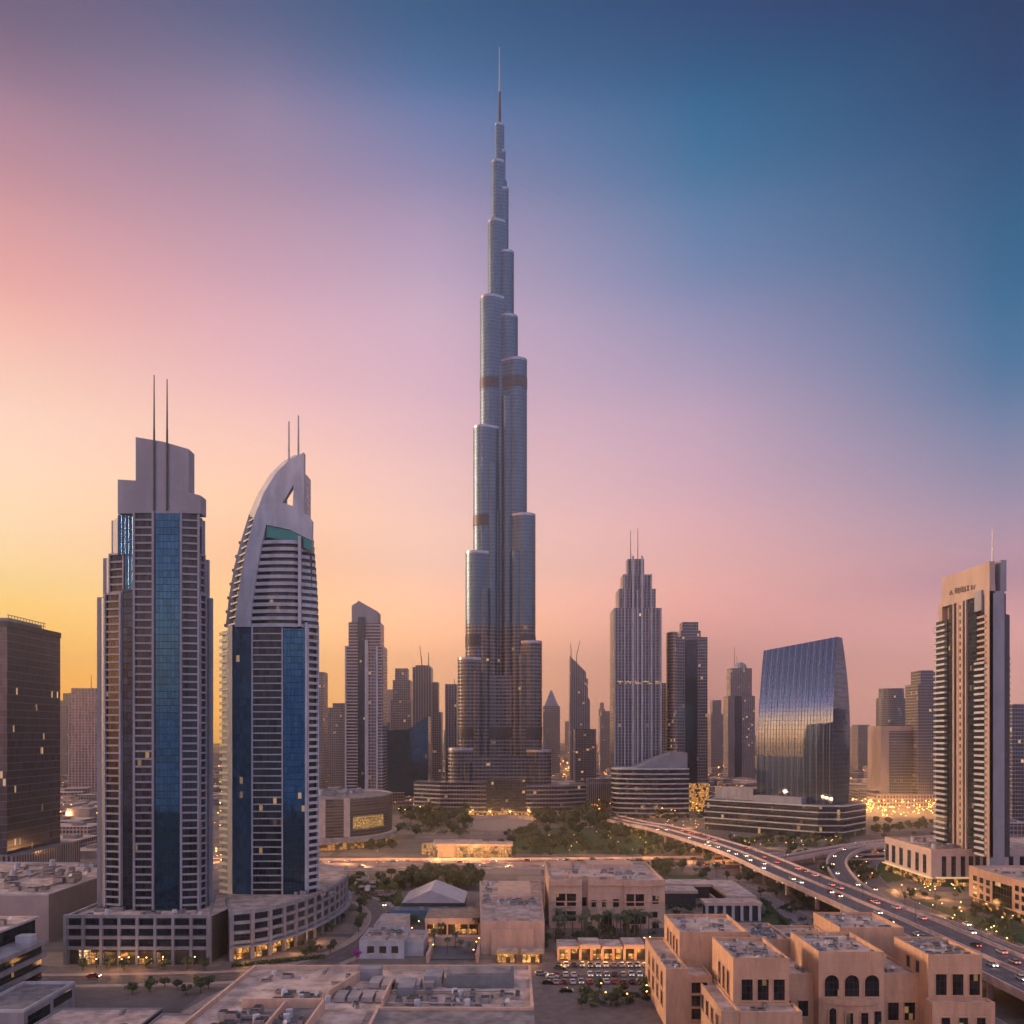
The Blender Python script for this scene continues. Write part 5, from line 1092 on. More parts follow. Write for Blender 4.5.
# lit pavilions by the round plaza
o = thing('lit_pavilion', 'long low pavilion with a glowing glazed front facing the boulevard', 'pavilion', (PX(484, 620), 628))
x0, x1 = PX(456, 618), PX(512, 618); MB().prism([(x0, 618), (x1, 618), (x1, 632), (x0, 632)], 0, 8).build('lit_front', shopfront('pavilion_glow', .45, 2.4, (1, .42, .13), .8), o); MB().prism([(x0 - 14, 617), (x1 + .6, 617), (x1 + .6, 633), (x0 - 14, 633)], 8, 9.4, 0, 1, bottom=True).build('roof', [SAND2, ROOF], o); MB().prism([(x0 - 13, 619), (x0 - .1, 619), (x0 - .1, 632), (x0 - 13, 632)], 0, 8).build('wall', SAND2, o)
o = thing('bright_kiosk_row', 'row of bright white lit kiosks behind the glowing pavilion', 'shops', (PX(455, 660), 660))
MB().prism([(PX(434, 655), 655), (PX(481, 655), 655), (PX(481, 655), 663), (PX(434, 655), 663)], 0, 6.5).build('lit_front', shopfront('white_kiosk_glow', .45, 1.6, (1, .78, .6), .75), o); MB().prism([(PX(433, 655), 654), (PX(482, 655), 654), (PX(482, 655), 664), (PX(433, 655), 664)], 6.5, 7.3, 0, 1).build('roof', [WHITE, ROOF], o)
o = thing('corner_kiosk', 'slanted glowing kiosk left of the long lit pavilion', 'kiosk', (PX(427, 630), 632)); MB().prism([(PX(420, 625), 634), (PX(434, 625), 625), (PX(434, 625), 640)], 0, 8, 0, 1).build('lit_wall', [MATS['pavilion_glow'], SAND2], o)
o = thing('plaza_terrace', 'curved pale terrace wall with lights behind the round plaza', 'terrace', (PX(499, 890), 890)); 
MB().prism([(PX(499, 870) + 40 * math.cos(R(q)), 868 + 40 * math.sin(R(q))) for q in range(0, 181, 15)] + [(PX(499, 870) + 36 * math.cos(R(q)), 868 + 36 * math.sin(R(q))) for q in range(180, -1, -15)], 0, 3.4).build('curved_wall', SAND2, o)
# near bottom huts
o = thing('blue_roof_hut', 'small hut with a dark blue grey roof at the bottom edge', 'building', (14, 212)); MB().prism([(10.4, 200), (21.5, 200), (21.5, 222), (10.4, 222)], 0, 11, 0, 1).build('wall', [SAND2, mat('blue_grey_roof', (.075, .10, .125), .6, var=.3)], o); parapet(mb := MB(), [(10.4, 200), (21.5, 200), (21.5, 222), (10.4, 222)], 11, .5, .3); mb.build('parapet', DARKC, o); roof_units(o, 12, 20, 214, 221, 11, 3, 77, None, .5)
o = thing('tan_roof_hut', 'small tan roofed hut next to the blue grey roof at the bottom edge', 'building', (28, 208)); MB().prism([(22.6, 196), (34, 196), (32.6, 216), (22.6, 216)], 0, 9.4, 0, 1).build('wall', [SAND, mat('tan_roof2', (.33, .2, .15), .9, var=.3)], o); parapet(mb := MB(), [(22.6, 196), (34, 196), (32.6, 216), (22.6, 216)], 9.4, .8, .5); mb.build('parapet', SAND, o)
# ------------------------------------------------------------ trees, palms
def leafmat(name, a, b_):
    m, t, bs = newmat(name); oi = NN(t, 'ShaderNodeObjectInfo')
    f = MAPR(t, noise_node(t, .55, 3), .35, .65)
    c = MIXC(t, f, a, b_); c = MIXC(t, MA(t, 'MULTIPLY', oi.outputs['Random'], .45), c, (.035, .04, .018))
    t.links.new(c, bs.inputs['Base Color']); bs.inputs['Roughness'].default_value = .75; return m
LEAF = leafmat('leaf_green', (.06, .08, .03), (.115, .125, .05)); LEAFD = leafmat('leaf_dark', (.035, .052, .026), (.06, .075, .032)); PALML = leafmat('palm_leaf', (.05, .07, .028), (.085, .10, .045))
BARK = mat('bark', (.10, .07, .05), .9, var=.3); PBARK = mat('palm_bark', (.17, .12, .085), .9, var=.35, scale=2)
MAGENTA = mat('magenta_blossom', (.42, .05, .30), .8, var=.4, scale=2)
def crown_mesh(seed, w, h, zc, nclump=16, nleaf=34, ls=.55):
    r = random.Random(seed); mb = MB()
    for i in range(nclump):
        while True:
            p = Vector((r.uniform(-1, 1), r.uniform(-1, 1), r.uniform(-1, 1)))
            if .25 < p.length < 1: break
        c = Vector((p.x * w * .75, p.y * w * .75, zc + p.z * h * .7)); cr = r.uniform(.28, .48) * w
        for k in range(nleaf):
            v = Vector((r.gauss(0, 1), r.gauss(0, 1), r.gauss(0, 1))).normalized() * cr * r.uniform(.45, 1.05); v.z *= .75
            n = (v.normalized() + Vector((r.uniform(-.7, .7), r.uniform(-.7, .7), r.uniform(-.3, .8)))).normalized(); a = n.orthogonal().normalized(); b_ = n.cross(a)
            an = r.uniform(0, 6.28); a, b_ = a * math.cos(an) + b_ * math.sin(an), b_ * math.cos(an) - a * math.sin(an)
            s = ls * r.uniform(.6, 1.25); q = c + v; mb.face([q - a * s, q - b_ * s * .55, q + a * s, q + b_ * s * .55])
    return mb
def trunk_mesh(seed, h, zc, w, r0=.28):
    r = random.Random(seed); mb = MB(); top = (r.uniform(-.3, .3), r.uniform(-.3, .3), zc - h * .25); mb.beam((0, 0, -.1), top, r0, r0 * .55, 7)
    for k in range(5):
        a = k * 1.256 + r.uniform(-.4, .4); mb.beam(top, (math.cos(a) * w * .5, math.sin(a) * w * .5, zc + r.uniform(-.1, .4) * h), r0 * .4, r0 * .12, 5)
    return mb
def palm_crown(seed, h, n=15, L=2.9):
    r = random.Random(seed); mb = MB()
    for k in range(n):
        a = k * 6.283 / n + r.uniform(-.15, .15); up = r.uniform(-.1, .95); d = Vector((math.cos(a), math.sin(a), 0)); prev = Vector((0, 0, h)); sd = Vector((-d.y, d.x, 0)); vz = up
        for j in range(6):
            nx = prev + (d * math.cos(vz) + Vector((0, 0, math.sin(vz)))) * (L / 6); vz -= .36
            wd = .46 * math.sin(math.pi * min(1, (j + .7) / 6.2)); 
            for sg in (-1, 1): mb.face([prev, nx, nx + sd * sg * wd - Vector((0, 0, wd * .55)) - d * .05, prev + sd * sg * wd * .8 - Vector((0, 0, wd * .5))])
            prev = nx
    return mb
proto_used = {}
TREE_KIND = {}
def make_proto(kind, seed):
    o = bpy.data.objects.new(kind, None); COL.objects.link(o); o['category'] = 'palm' if kind == 'palm_tree' else 'tree'
    if kind == 'palm_tree':
        h = 7.5; palm_crown(seed, h).build('crown', PALML, o); tm = MB(); tm.beam((0, 0, -.1), (0, 0, h), .24, .17, 7); tm.build('trunk', PBARK, o)
    elif kind == 'blossom_tree':
        crown_mesh(seed, 1.9, 1.7, 3.4, 12, 40, .32).build('crown', MAGENTA, o); trunk_mesh(seed, 1.7, 3.4, 1.9, .16).build('trunk', BARK, o)
    else:
        w, h, zc = ((3.4, 2.6, 4.8), (2.7, 3.2, 5.0), (4.2, 2.5, 4.6), (3.0, 2.3, 4.0))[seed % 4]
        crown_mesh(seed, w, h, zc, 17, 40).build('crown', (LEAF, LEAFD)[seed % 2], o); trunk_mesh(seed, h, zc, w).build('trunk', BARK, o)
    return o
PROT = {k: [[make_proto(k, s), False] for s in ss] for k, ss in (('leafy_tree', (1, 2, 3, 4, 6)), ('palm_tree', (11, 12, 13)), ('blossom_tree', (21,)))}
KC = {}
for k in PROT:
    for p in PROT[k]: KC[p[0].name] = kids(p[0])
def plant(kind, x, y, label, group, sc=1):
    p = rnd.choice(PROT[kind]); pr = p[0]
    un = [q for q in PROT[kind] if not q[1]]
    if un: p = un[0]; pr = p[0]
    rz = rnd.uniform(0, 6.28); s = sc * rnd.uniform(.8, 1.2)
    if not p[1]:
        p[1] = True; pr.location = (x, y, 0); pr.rotation_euler = (0, 0, rz); pr.scale = (s, s, s * rnd.uniform(.9, 1.15)); pr['label'] = label; pr['group'] = group; return pr
    return dup(pr, (x, y, 0), rz, (s, s, s * rnd.uniform(.9, 1.15)), label, group, KC[pr.name])
def grove(kind, region, n, label, group, sc=1, md=3.2):
    (x0, x1, y0, y1) = region; done = []; t_ = 0
    while len(done) < n and t_ < n * 40:
        t_ += 1; p = G(rnd.uniform(x0, x1), rnd.uniform(y0, y1))
        if all((p - q).length > md for q in done):
            done.append(p); plant(kind, p.x, p.y, label, group, sc)
grove('leafy_tree', (406, 468, 813, 829), 34, 'dark leafy tree in the dense grove left of the round plaza', 'grove left of the plaza', 1.7, 4.6)
grove('leafy_tree', (534, 605, 812, 829), 34, 'dark leafy tree in the dense grove right of the round plaza', 'grove right of the plaza', 1.7, 4.6)
grove('leafy_tree', (522, 655, 832, 851), 30, 'bushy tree in the park between the plaza and the boulevard', 'park trees behind the boulevard', 1.35, 5)
grove('leafy_tree', (398, 486, 878, 890), 24, 'leafy tree in the belt behind the tent-roofed pavilion', 'tree belt behind the pavilion', 1.3, 4)
grove('leafy_tree', (560, 655, 872, 878), 8, 'small tree behind the long beige building', 'trees behind the beige building', .7, 4)
grove('palm_tree', (556, 658, 930, 941), 26, 'palm tree in front of the long beige building', 'palms before the beige building', 1.15, 2.6)
grove('leafy_tree', (586, 640, 931, 938), 9, 'leafy tree among the palms before the long beige building', 'trees before the beige building', .6, 3)
grove('leafy_tree', (486, 548, 934, 948), 13, 'dark tree below the blank front of the low beige block', 'trees before the low beige block', .72, 4)
grove('palm_tree', (486, 550, 936, 950), 5, 'palm tree below the blank front of the low beige block', 'palms before the low beige block', .9, 4)
grove('leafy_tree', (582, 650, 992, 1010), 11, 'dark tree in the strip between the parked cars and the near huts', 'trees below the car park', .62, 3.4)
grove('leafy_tree', (80, 205, 968, 971), 9, 'round tree before the lit arcade of the straight grey podium', 'trees before the straight podium', .62, 5)
grove('leafy_tree', (330, 366, 908, 934), 11, 'tree on the green bank beside the curved grey podium', 'trees beside the curved podium', .72, 4)
grove('leafy_tree', (300, 334, 948, 958), 7, 'low tree beside the bend of the curved street', 'trees at the street bend', .5, 3)
grove('leafy_tree', (664, 700, 886, 914), 14, 'dark tree in the walled garden court', 'garden court trees', .62, 3.6)
grove('leafy_tree', (760, 812, 890, 924), 14, 'bushy tree on the verge between garden court and flyover', 'verge trees beside the service road', .55, 4)
grove('leafy_tree', (725, 850, 838, 846), 24, 'tree in the row before the blue glass podium', 'trees before the blue glass podium', .85, 6)
grove('leafy_tree', (852, 872, 866, 882), 7, 'tree in the garden inside the looping ramp', 'trees inside the loop ramp', .8, 4)
grove('leafy_tree', (893, 985, 893, 902), 12, 'small tree before the pale podium with tall windows', 'trees before the pale podium', .55, 4)
grove('palm_tree', (936, 1020, 905, 945), 12, 'palm tree in the lit garden before the sand block', 'palms in the lit garden', .75, 4)
grove('leafy_tree', (930, 1024, 908, 955), 16, 'bushy tree in the lit garden before the sand block', 'trees in the lit garden', .5, 4)
grove('leafy_tree', (385, 420, 905, 925), 5, 'tree left of the tent-roofed pavilion', 'trees left of the pavilion', .6, 4)
p = G(357, 961); plant('blossom_tree', p.x, p.y, 'bright magenta blossoming tree at the bend of the curved street', None, 1.1) if False else None
bt_ = PROT['blossom_tree'][0][0]; p = G(357, 962); bt_.location = (p.x, p.y, 0); bt_['label'] = 'bright magenta blossoming tree at the bend of the curved street'
# wooded middle distance seen as one mass
r = random.Random(9); mb = MB(); srcs = [crown_mesh(s_, 3.4, 2.7, 4.6, 13, 22, .8) for s_ in (51, 52, 53, 54)]
for (x0, x1, y0, y1, n) in ((396, 470, 808, 838, 34), (606, 720, 812, 824, 20), (640, 850, 852, 866, 26), (322, 400, 846, 853, 12), (852, 934, 824, 840, 22), (552, 700, 846, 856, 10), (64, 96, 800, 868, 14), (500, 560, 836, 852, 10), (1004, 1024, 842, 860, 4), (700, 850, 872, 890, 8)):
    for i in range(n):
        p = G(r.uniform(x0, x1), r.uniform(y0, y1)); k = r.choice(srcs); s_ = r.uniform(.7, 1.35); a = r.uniform(0, 6.28); ca, sa = math.cos(a) * s_, math.sin(a) * s_
        if abs(p.x - 161) < 22 and p.y < 620: continue
        i0 = len(mb.v); mb.v += [(p.x + x * ca - y * sa, p.y + x * sa + y * ca, z * s_) for x, y, z in k.v]; mb.f += [tuple(i0 + q for q in f) for f in k.f]; mb.uv += k.uv; mb.m += k.m
tag(mb.build('distant_trees', LEAFD), 'far tree cover scattered between the low blocks and roads', 'trees', kind='stuff')
# low planting, one mass
r = random.Random(5); mb = MB()
for (x0, x1, y0, y1, n, hh) in ((508, 655, 830, 855, 2600, 1.4), (400, 472, 814, 834, 2400, 2.4), (532, 610, 814, 830, 2200, 2.4), (333, 396, 883, 902, 1500, 1.0), (663, 702, 884, 915, 1500, 1.4), (760, 826, 888, 930, 1600, 1.0), (846, 880, 862, 882, 1200, 1.4), (928, 1024, 908, 952, 2600, 1.1), (720, 852, 838, 847, 2400, 2.4), (556, 656, 932, 942, 1400, 1.1), (486, 548, 936, 948, 1000, 1.1), (395, 486, 876, 890, 1600, 1.6), (580, 652, 992, 1008, 900, .9)):
    cl = [(r.uniform(x0, x1), r.uniform(y0, y1)) for i in range(max(8, n // 60))]
    for i in range(n):
        cx_, cy_ = r.choice(cl); p = G(min(x1, max(x0, cx_ + r.gauss(0, 2.2))), min(y1, max(y0, cy_ + r.gauss(0, .8))))
        c = Vector((p.x, p.y, r.uniform(.05, hh))); nn_ = Vector((r.gauss(0, 1), r.gauss(0, 1), r.gauss(.4, 1))).normalized(); sz = .32 * (p.y / 380) ** .7 * r.uniform(.7, 1.4); a1 = nn_.orthogonal() * sz; b1 = nn_.cross(a1) * .8
        mb.face([c - a1, c - b1, c + a1, c + b1])
mb.m = [r.choice((0, 0, 1, 2)) for q in mb.m]
tag(mb.build('shrub_cover', [LEAF, LEAFD, PALML]), 'low mixed shrub planting in the gardens and verges', 'shrubs', kind='stuff')
grove('leafy_tree', (120, 215, 984, 996), 9, 'round tree on the verge between the side street and the straight podium', 'verge trees by the side street', .55, 4)
grove('palm_tree', (660, 760, 868, 884), 9, 'palm tree by the boulevard beyond the garden court', 'palms by the boulevard', 1.0, 5)
# hedges
for a, b_, gy0, gy1, lb in ((232, 325, 967, 958, 'clipped hedge along the kerb before the curved podium'), (560, 650, 950, 950, 'low hedge before the glowing shop row'), (762, 800, 900, 938, 'rough hedge along the service road verge')):
    A, B = G(a, gy0), G(b_, gy1); r = random.Random(a); mb = MB()
    for i in range(900):
        q = A + (B - A) * r.random(); c = Vector((q.x + r.gauss(0, .5), q.y + r.gauss(0, .5), r.uniform(.1, 1.3))); n = Vector((r.gauss(0, 1), r.gauss(0, 1), r.gauss(0, 1))).normalized(); a1 = n.orthogonal() * .35; b1 = n.cross(a1) ; mb.face([c - a1, c - b1, c + a1, c + b1])
    tag(mb.build('hedge', LEAF, loc=(A.x, A.y, 0)), lb, 'hedge')

# low blocks filling the middle distance, and verge trees
LOWM = [mat('low_block_beige', (.40, .29, .24), .85, var=.25, scale=.2), mat('low_block_grey', (.27, .235, .235), .85, var=.25, scale=.2), F4, F1]
def low_blocks(region, n, label, group, hh=(5, 14), sz=(16, 40)):
    (x0, x1, y0, y1) = region; done = []; t_ = 0
    while len(done) < n and t_ < 4000:
        t_ += 1; p = G(rnd.uniform(x0, x1), rnd.uniform(y0, y1)); w, e = rnd.uniform(*sz), rnd.uniform(*sz)
        if any(abs(p.x - q[0]) < (w + q[2]) / 2 + 4 and abs(p.y - q[1]) < (e + q[3]) / 2 + 4 for q in done): continue
        done.append((p.x, p.y, w, e)); h = rnd.uniform(*hh); o = thing('low_block', label, 'building', (p.x, p.y), group)
        m = rnd.choice(LOWM); MB().box(p.x, p.y, w, e, 0, h, 0, 0, 1).build('wall', [m, ROOF], o)
        MB().box(p.x + rnd.uniform(-.2, .2) * w, p.y, w * .3, e * .3, h, h + 2.4, 0, 0, 1).build('roof_house', [LOWM[1], ROOF2], o)
low_blocks((64, 96, 800, 858), 16, 'low flat roofed block seen between the dark office and the twin-antenna tower', 'low blocks at far left')
low_blocks((542, 612, 764, 790), 26, 'low block beyond the great skyscraper near the orange street lights', 'low blocks behind the skyscraper')
low_blocks((690, 730, 768, 790), 10, 'low block beside the domed tower', 'low blocks by the domed tower')
low_blocks((850, 934, 770, 800), 22, 'low block behind the short hotel block', 'low blocks behind the hotel')
low_blocks((322, 346, 790, 812), 5, 'low block between the sail tower and the slim apartment tower', 'low blocks by the oval hall')
low_blocks((384, 448, 778, 800), 10, 'low block around the glass wedge building', 'low blocks by the glass wedge')
low_blocks((1006, 1024, 800, 838), 6, 'low block at the right edge behind the pale podium', 'low blocks at right edge')
grove('leafy_tree', (560, 700, 868, 876), 22, 'tree in the row along the near side of the boulevard', 'trees along the boulevard', 1.0, 6)
grove('leafy_tree', (700, 775, 862, 884), 14, 'tree on the ground below the flyover', 'trees under the flyover', .8, 5)
grove('leafy_tree', (330, 395, 878, 900), 16, 'tree on the lawn between the curved street and the boulevard', 'lawn trees by the curved street', .85, 4)
grove('palm_tree', (420, 480, 936, 962), 9, 'palm tree on the terraces by the lit cafe', 'terrace palms', .9, 3)

# ------------------------------------------------------------ cars
CARC = {'white': (.62, .60, .58), 'silver': (.34, .33, .33), 'black': (.02, .02, .022), 'grey': (.12, .12, .125), 'red': (.35, .04, .03)}
GLASS = mat('car_glass', (.015, .018, .02), .08, .2); TYRE = mat('tyre_rubber', (.02, .02, .02), .9); HEADL = emit('headlamp', (1, .80, .55), 1.2); TAILL = emit('tail_lamp', (1, .05, .02), .45)
HEADON = emit('headlamp_on', (1, .82, .58), 14); TAILON = emit('tail_lamp_on', (1, .06, .02), 9)
def car_proto(cn, lit=False):
    o = bpy.data.objects.new('car', None); COL.objects.link(o); o['category'] = 'car'
    pm = mat('car_paint_' + cn, CARC[cn], .3, .2, var=.08); L, W = 4.5, 1.82
    mb = MB(); prof_ = [(-2.25, .35), (2.2, .35), (2.25, .7), (2.05, .88), (1.1, .98), (-1.6, 1.02), (-2.2, .98), (-2.27, .6)]
    mb2 = MB(); mb2.plate(prof_, -W / 2, W / 2); roofp = [(-1.75, 1.0), (1.05, .97), (.35, 1.44), (-1.15, 1.46)]
    mb2.plate([(-1.18, 1.42), (.38, 1.40), (.2, 1.49), (-1.0, 1.5)], -W / 2 + .2, W / 2 - .2); mb2.build('body', pm, o)
    g_ = MB(); g_.plate(roofp, -W / 2 + .12, W / 2 - .12); g_.build('window', GLASS, o)
    for x in (-1.4, 1.4):
        for y in (-.8, .8):
            w = MB(); w.beam((x, y - .11, .34), (x, y + .11, .34), .34, n=12); w.build('wheel', TYRE, o)
    for y in (-.62, .62):
        MB().box(2.2, y, .14, .4, .6, .78).build('headlight', HEADON if lit else HEADL, o); MB().box(-2.22, y, .14, .36, .68, .84).build('taillight', TAILON if lit else TAILL, o)
    return o
CARS = {c: [car_proto(c), False] for c in CARC}; CARS.update({c + '_lit': [car_proto(c, True), False] for c in ('white', 'silver', 'grey', 'black', 'red')}); CK = {c: kids(CARS[c][0]) for c in CARS}
def car(cn, x, y, rz, label, group, z=.03):
    p = CARS[cn]
    if not p[1]:
        p[1] = True; o = p[0]; o.location = (x, y, z); o.rotation_euler = (0, 0, rz); o['label'] = label; o['group'] = group; return o
    return dup(p[0], (x, y, z), rz, 1, label, group, CK[cn])
cols = ['white', 'white', 'silver', 'grey', 'white', 'black', 'silver', 'red']
for row, yy, x0_, n in (('row nearest the glowing shops', 327, 17, 15), ('middle row of the car park', 314, 16, 17), ('row backing on the tree strip', 305, 15, 16)):
    for k in range(n):
        if rnd.random() < .12: continue
        c = rnd.choice(cols); car(c, x0_ + k * 2.9, yy + rnd.uniform(-.4, .4), R(90 if rnd.random() < .6 else -90) + rnd.uniform(-.03, .03), f'{c} car parked in the {row}', 'parked cars', .04)
for k, (px, gy, c) in enumerate(((548, 984, 'black'), (552, 978, 'white'), (541, 975, 'silver'), (566, 992, 'black'), (560, 969, 'grey'))):
    p = G(px, gy); car(c, p.x, p.y, rnd.uniform(-.2, .2), f'{c} car in the lane beside the flat roofed block, {ORD[k]} in line', 'cars in the lane', .04)
def along(pts, s, off):
    acc = 0
    for a, b_ in zip(pts, pts[1:]):
        l = (b_ - a).length
        if acc + l >= s:
            t = (b_ - a).normalized(); q = a + t * (s - acc) + Vector((t.y, -t.x)) * off; return q, math.atan2(t.y, t.x)
        acc += l
    return pts[-1], 0
def traffic(pts, spec, where, group, z):
    for s, off, rev, c in spec:
        q, a = along(pts, s, off); car(c + '_lit', q.x, q.y, a + (math.pi if rev else 0), f'{c} car with lamps lit driving {where}', group, z)
traffic(BVS, [(200 + i * 11 + rnd.uniform(-4, 4), rnd.choice((-15, -11, -7, 7, 11, 15)), i % 2 == 0, rnd.choice(cols)) for i in range(54)], 'on the wide boulevard', 'cars on the boulevard', .05)
fl_len = sum((b_ - a).length for a, b_ in zip(FLY, FLY[1:]))
traffic(FLY, [(300 + i * 10 + rnd.uniform(-4, 4), *rnd.choice(((-9, True), (-5.5, True), (4, False), (7.5, False), (10, False))), rnd.choice(cols)) for i in range(52)], 'on the long flyover', 'cars on the flyover', 9.02)
traffic(RMP, [(60 + i * 38, rnd.choice((-2.4, 2.4)), False, rnd.choice(cols)) for i in range(11)], 'on the curved slip ramp', 'cars on the ramp', 6.03)
traffic(GR, [(120 + i * 45, rnd.choice((-4, 0, 4)), i % 2 == 0, rnd.choice(cols)) for i in range(6)], 'on the frontage road by the lit garden', 'cars on the frontage road', .04)
traffic(CR, [(60, -3, False, 'white'), (130, 3, True, 'grey'), (200, -3, False, 'silver'), (255, 3, True, 'red'), (290, -3, False, 'black'), (325, 3, False, 'white')], 'on the street round the grey podiums', 'cars on the curved street', .04)
# double-deck coach parked by the frontage road: seen as a grey box with a brown band
o = thing('bus', 'grey bus at the kerb of the frontage road below the lit garden', 'bus', (191.5, 330))
MB().box(191.5, 332, 2.5, 11, .45, 3.1).build('body', mat('bus_paint', (.30, .25, .23), .4, .1, var=.1), o); MB().box(191.5, 332, 2.54, 10.2, 1.5, 2.5).build('window', GLASS, o)
for x in (190.4, 192.6):
    for y in (328.5, 335.5): MB().beam((x - .14, y, .5), (x + .14, y, .5), .5, n=12).build('wheel', TYRE, o)

# ------------------------------------------------------------ street lamps and signs
def lamp_proto(name, h, arm, m, head):
    o = bpy.data.objects.new(name, None); COL.objects.link(o); o['category'] = 'lamp'
    MB().beam((0, 0, 0), (0, 0, h), .11, .07, 6).build('pole', DMETAL, o)
    if arm:
        MB().beam((0, 0, h - .05), (arm, 0, h + .25), .06, .05, 5).build('arm', DMETAL, o)
    MB().ball((arm, 0, h + (.15 if arm else .25)), head, 8, 0, .7).build('lamp_head', m, o)
    return o
LP = {'street_lamp': [lamp_proto('street_lamp', 9, 1.6, LAMPY, .22), False], 'garden_lamp': [lamp_proto('garden_lamp', 3.2, 0, LAMPW, .22), False]}
LK = {k: kids(LP[k][0]) for k in LP}
def lamp(kind, x, y, rz, label, group, z=0):
    p = LP[kind]
    if not p[1]:
        p[1] = True; o = p[0]; o.location = (x, y, z); o.rotation_euler = (0, 0, rz); o['label'] = label; o['group'] = group; return
    dup(p[0], (x, y, z), rz, 1, label, group, LK[kind])
for k in range(12):
    q, a = along(BVS, 290 + k * 42, 0); lamp('street_lamp', q.x, q.y, a + R(90), 'tall street lamp on the middle strip of the boulevard', 'boulevard lamps')
for k in range(9):
    q, a = along(FLY, 330 + k * 48, 0); lamp('street_lamp', q.x, q.y, a + R(90), 'tall street lamp on the median of the flyover', 'flyover lamps', 9)
for k in range(6):
    q, a = along(UF, 20 + k * 42, -7); lamp('street_lamp', q.x, q.y, a, 'street lamp beside the service road under the flyover', 'service road lamps')
def lamps_in(region, n, label, group, md=4):
    (x0, x1, y0, y1) = region; done = []; t_ = 0
    while len(done) < n and t_ < 2000:
        t_ += 1; p = G(rnd.uniform(x0, x1), rnd.uniform(y0, y1))
        if all((p - q).length > md for q in done): done.append(p); lamp('garden_lamp', p.x, p.y, 0, label, group)
lamps_in((452, 560, 813, 819), 26, 'small warm lamp along the entrance of the great skyscraper', 'entrance lamps')
lamps_in((740, 850, 840, 848), 20, 'small warm lamp among the trees before the blue glass podium', 'podium lamps', 5)
lamps_in((930, 1024, 908, 955), 26, 'small warm lamp in the lit garden before the sand block', 'lit garden lamps', 3)
lamps_in((560, 655, 945, 958), 14, 'small warm lamp before the glowing shop row', 'shop row lamps', 3)
lamps_in((85, 205, 966, 969), 10, 'small warm lamp before the straight grey podium', 'straight podium lamps', 3)
lamps_in((640, 720, 822, 832), 14, 'small warm lamp below the curved banded office', 'curved office lamps', 5)
lamps_in((395, 480, 925, 960), 12, 'small warm lamp on the terraces by the tent-roofed pavilion', 'terrace lamps', 4)
lamps_in((585, 650, 992, 1008), 5, 'small warm lamp in the tree strip below the car park', 'tree strip lamps', 4)
lamps_in((845, 880, 866, 882), 5, 'small warm lamp in the garden inside the loop ramp', 'loop garden lamps', 4)
lamps_in((530, 650, 832, 852), 14, 'small warm lamp in the park behind the boulevard', 'park lamps', 8)
lamps_in((320, 395, 838, 850), 12, 'small warm lamp at the foot of the oval hall', 'oval hall lamps', 4)
lamps_in((890, 960, 890, 898), 12, 'small warm lamp along the pale podium shops', 'pale podium lamps', 3)
# round road sign on the ramp side of the flyover
q, a = along(RMP, 0, 0); d = 430; x, z = PX(861, d), PZ(899, d)
o = thing('road_sign', 'round red bordered white road sign on a red board beside the flyover', 'road sign', (x, d, 6))
MB().beam((x, d + .2, 5.8), (x, d + .2, z), .12, n=6).build('post', DMETAL, o); MB().plate([(x - 1.9, z - 1.9), (x + 1.9, z - 1.9), (x + 1.9, z + 1.9), (x - 1.9, z + 1.9)], d - .05, d + .1).build('board', mat('red_board', (.42, .06, .05), .5, var=.1), o)
MB().beam((x, d - .14, z), (x, d - .06, z), 1.45, n=20).build('sign_face', mat('sign_white', (.65, .55, .5), .5, var=.05), o); MB().beam((x, d - .2, z), (x, d - .15, z), .45, n=12).build('mark', MATS['red_board'], o)

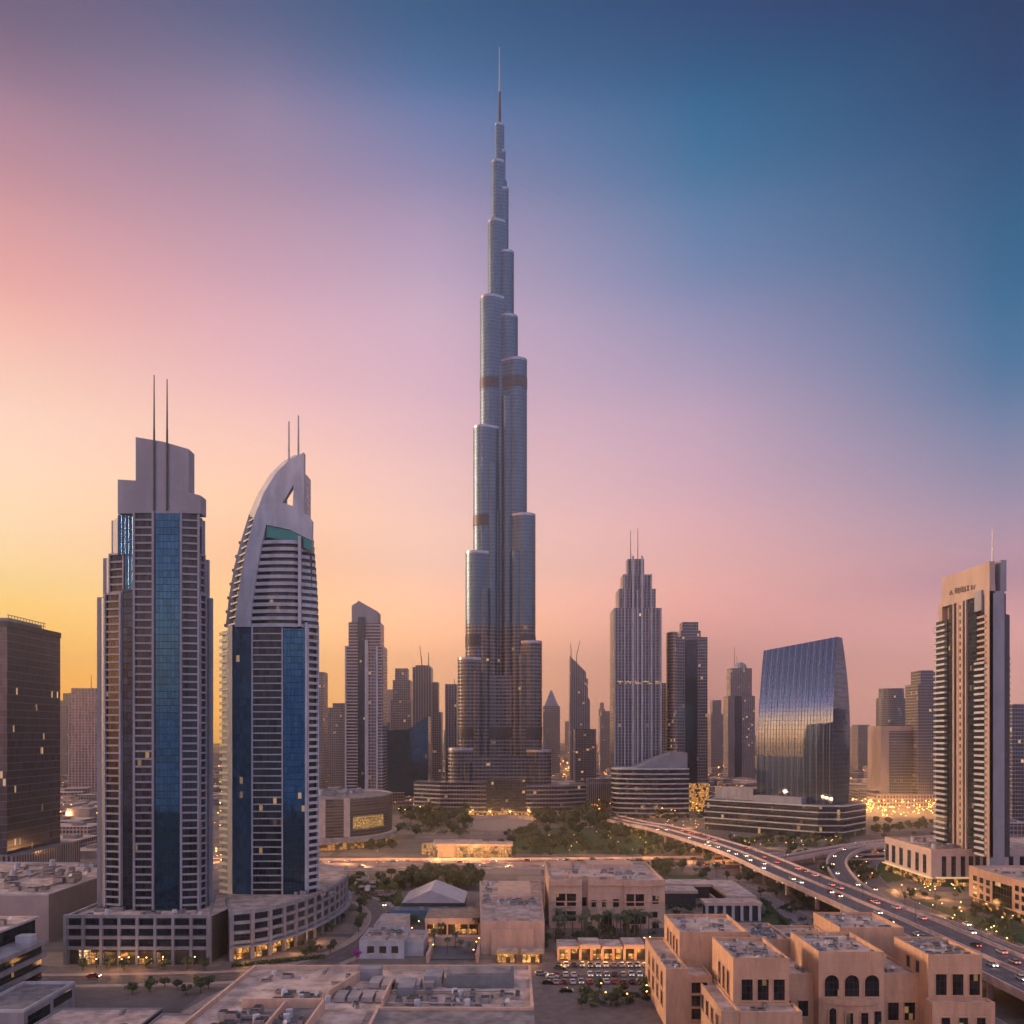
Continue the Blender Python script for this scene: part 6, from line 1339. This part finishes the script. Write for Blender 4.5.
# warm pools of light where the photograph shows lit lamps
def pool(px, gy, h, e, spread=1.5, col=(1, .45, .14)):
    p = G(px, gy); l = bpy.data.lights.new('lamp_glow', 'POINT'); l.energy = e * 1.7; l.color = col; l.shadow_soft_size = spread
    o = bpy.data.objects.new('lamp_glow', l); COL.objects.link(o); o.location = (p.x, p.y, h)
for px in range(852, 936, 12): pool(px, 810 + (px % 9), 9, 13000, 2)
for px in range(548, 612, 16): pool(px, 768 + (px % 7), 10, 60000, 3)
for px, gy in ((68, 822), (84, 838), (92, 812), (700, 806), (706, 798), (216, 860)): pool(px, gy, 8, 7000, 2)
for px in range(330, 760, 36): pool(px, 864 - (px % 5), 7, 3600, 1.2)
for px, gy in ((640, 836), (700, 850), (880, 905), (915, 925), (950, 948), (985, 968)): pool(px, gy, 5, 2500)
for px in (470, 490, 510, 530): pool(px, 817, 5, 9000)
for px in (436, 452, 468, 484, 500): pool(px, 862, 4, 2600)
for px in (565, 585, 605, 625, 642): pool(px, 963, 3, 420)
for px in (90, 115, 140, 165, 190): pool(px, 970, 3, 330)
for px, gy in ((245, 966), (270, 962), (295, 954), (318, 943)): pool(px, gy, 3, 450)
for px, gy in ((940, 915), (955, 925), (972, 930), (990, 940), (1008, 948), (960, 908)): pool(px, gy, 3, 700)
for px, gy in ((895, 890), (910, 894), (925, 898), (945, 900)): pool(px, gy, 3.5, 1400)
for px, gy in ((325, 868), (345, 866), (365, 864), (385, 858)): pool(px, gy, 4, 1300)
for px, gy in ((640, 826), (665, 828), (690, 828)): pool(px, gy, 4, 4000)
for px, gy in ((430, 940), (455, 938), (506, 966), (532, 966)): pool(px, gy, 3, 420)
for px, gy in ((745, 846), (770, 848), (800, 850), (830, 850)): pool(px, gy, 4, 1000, 1.0, (1, .6, .25))

# ------------------------------------------------------------ the air
HZ = globals().get('HAZE', .00024)
mb = MB(); mb.prism([(-6700, -320), (6700, -320), (6700, 9200), (-6700, 9200)], -1, 862, bottom=True)
hm = bpy.data.materials.new('haze_air'); hm.use_nodes = True; t = hm.node_tree; t.nodes.clear()
pv = NN(t, 'ShaderNodeVolumePrincipled'); pv.inputs['Color'].default_value = (.84, .92, .98, 1); pv.inputs['Density'].default_value = HZ; pv.inputs['Anisotropy'].default_value = .9
ou = NN(t, 'ShaderNodeOutputMaterial'); t.links.new(pv.outputs[0], ou.inputs['Volume'])
o = mb.build('haze', hm); o['kind'] = 'stuff'
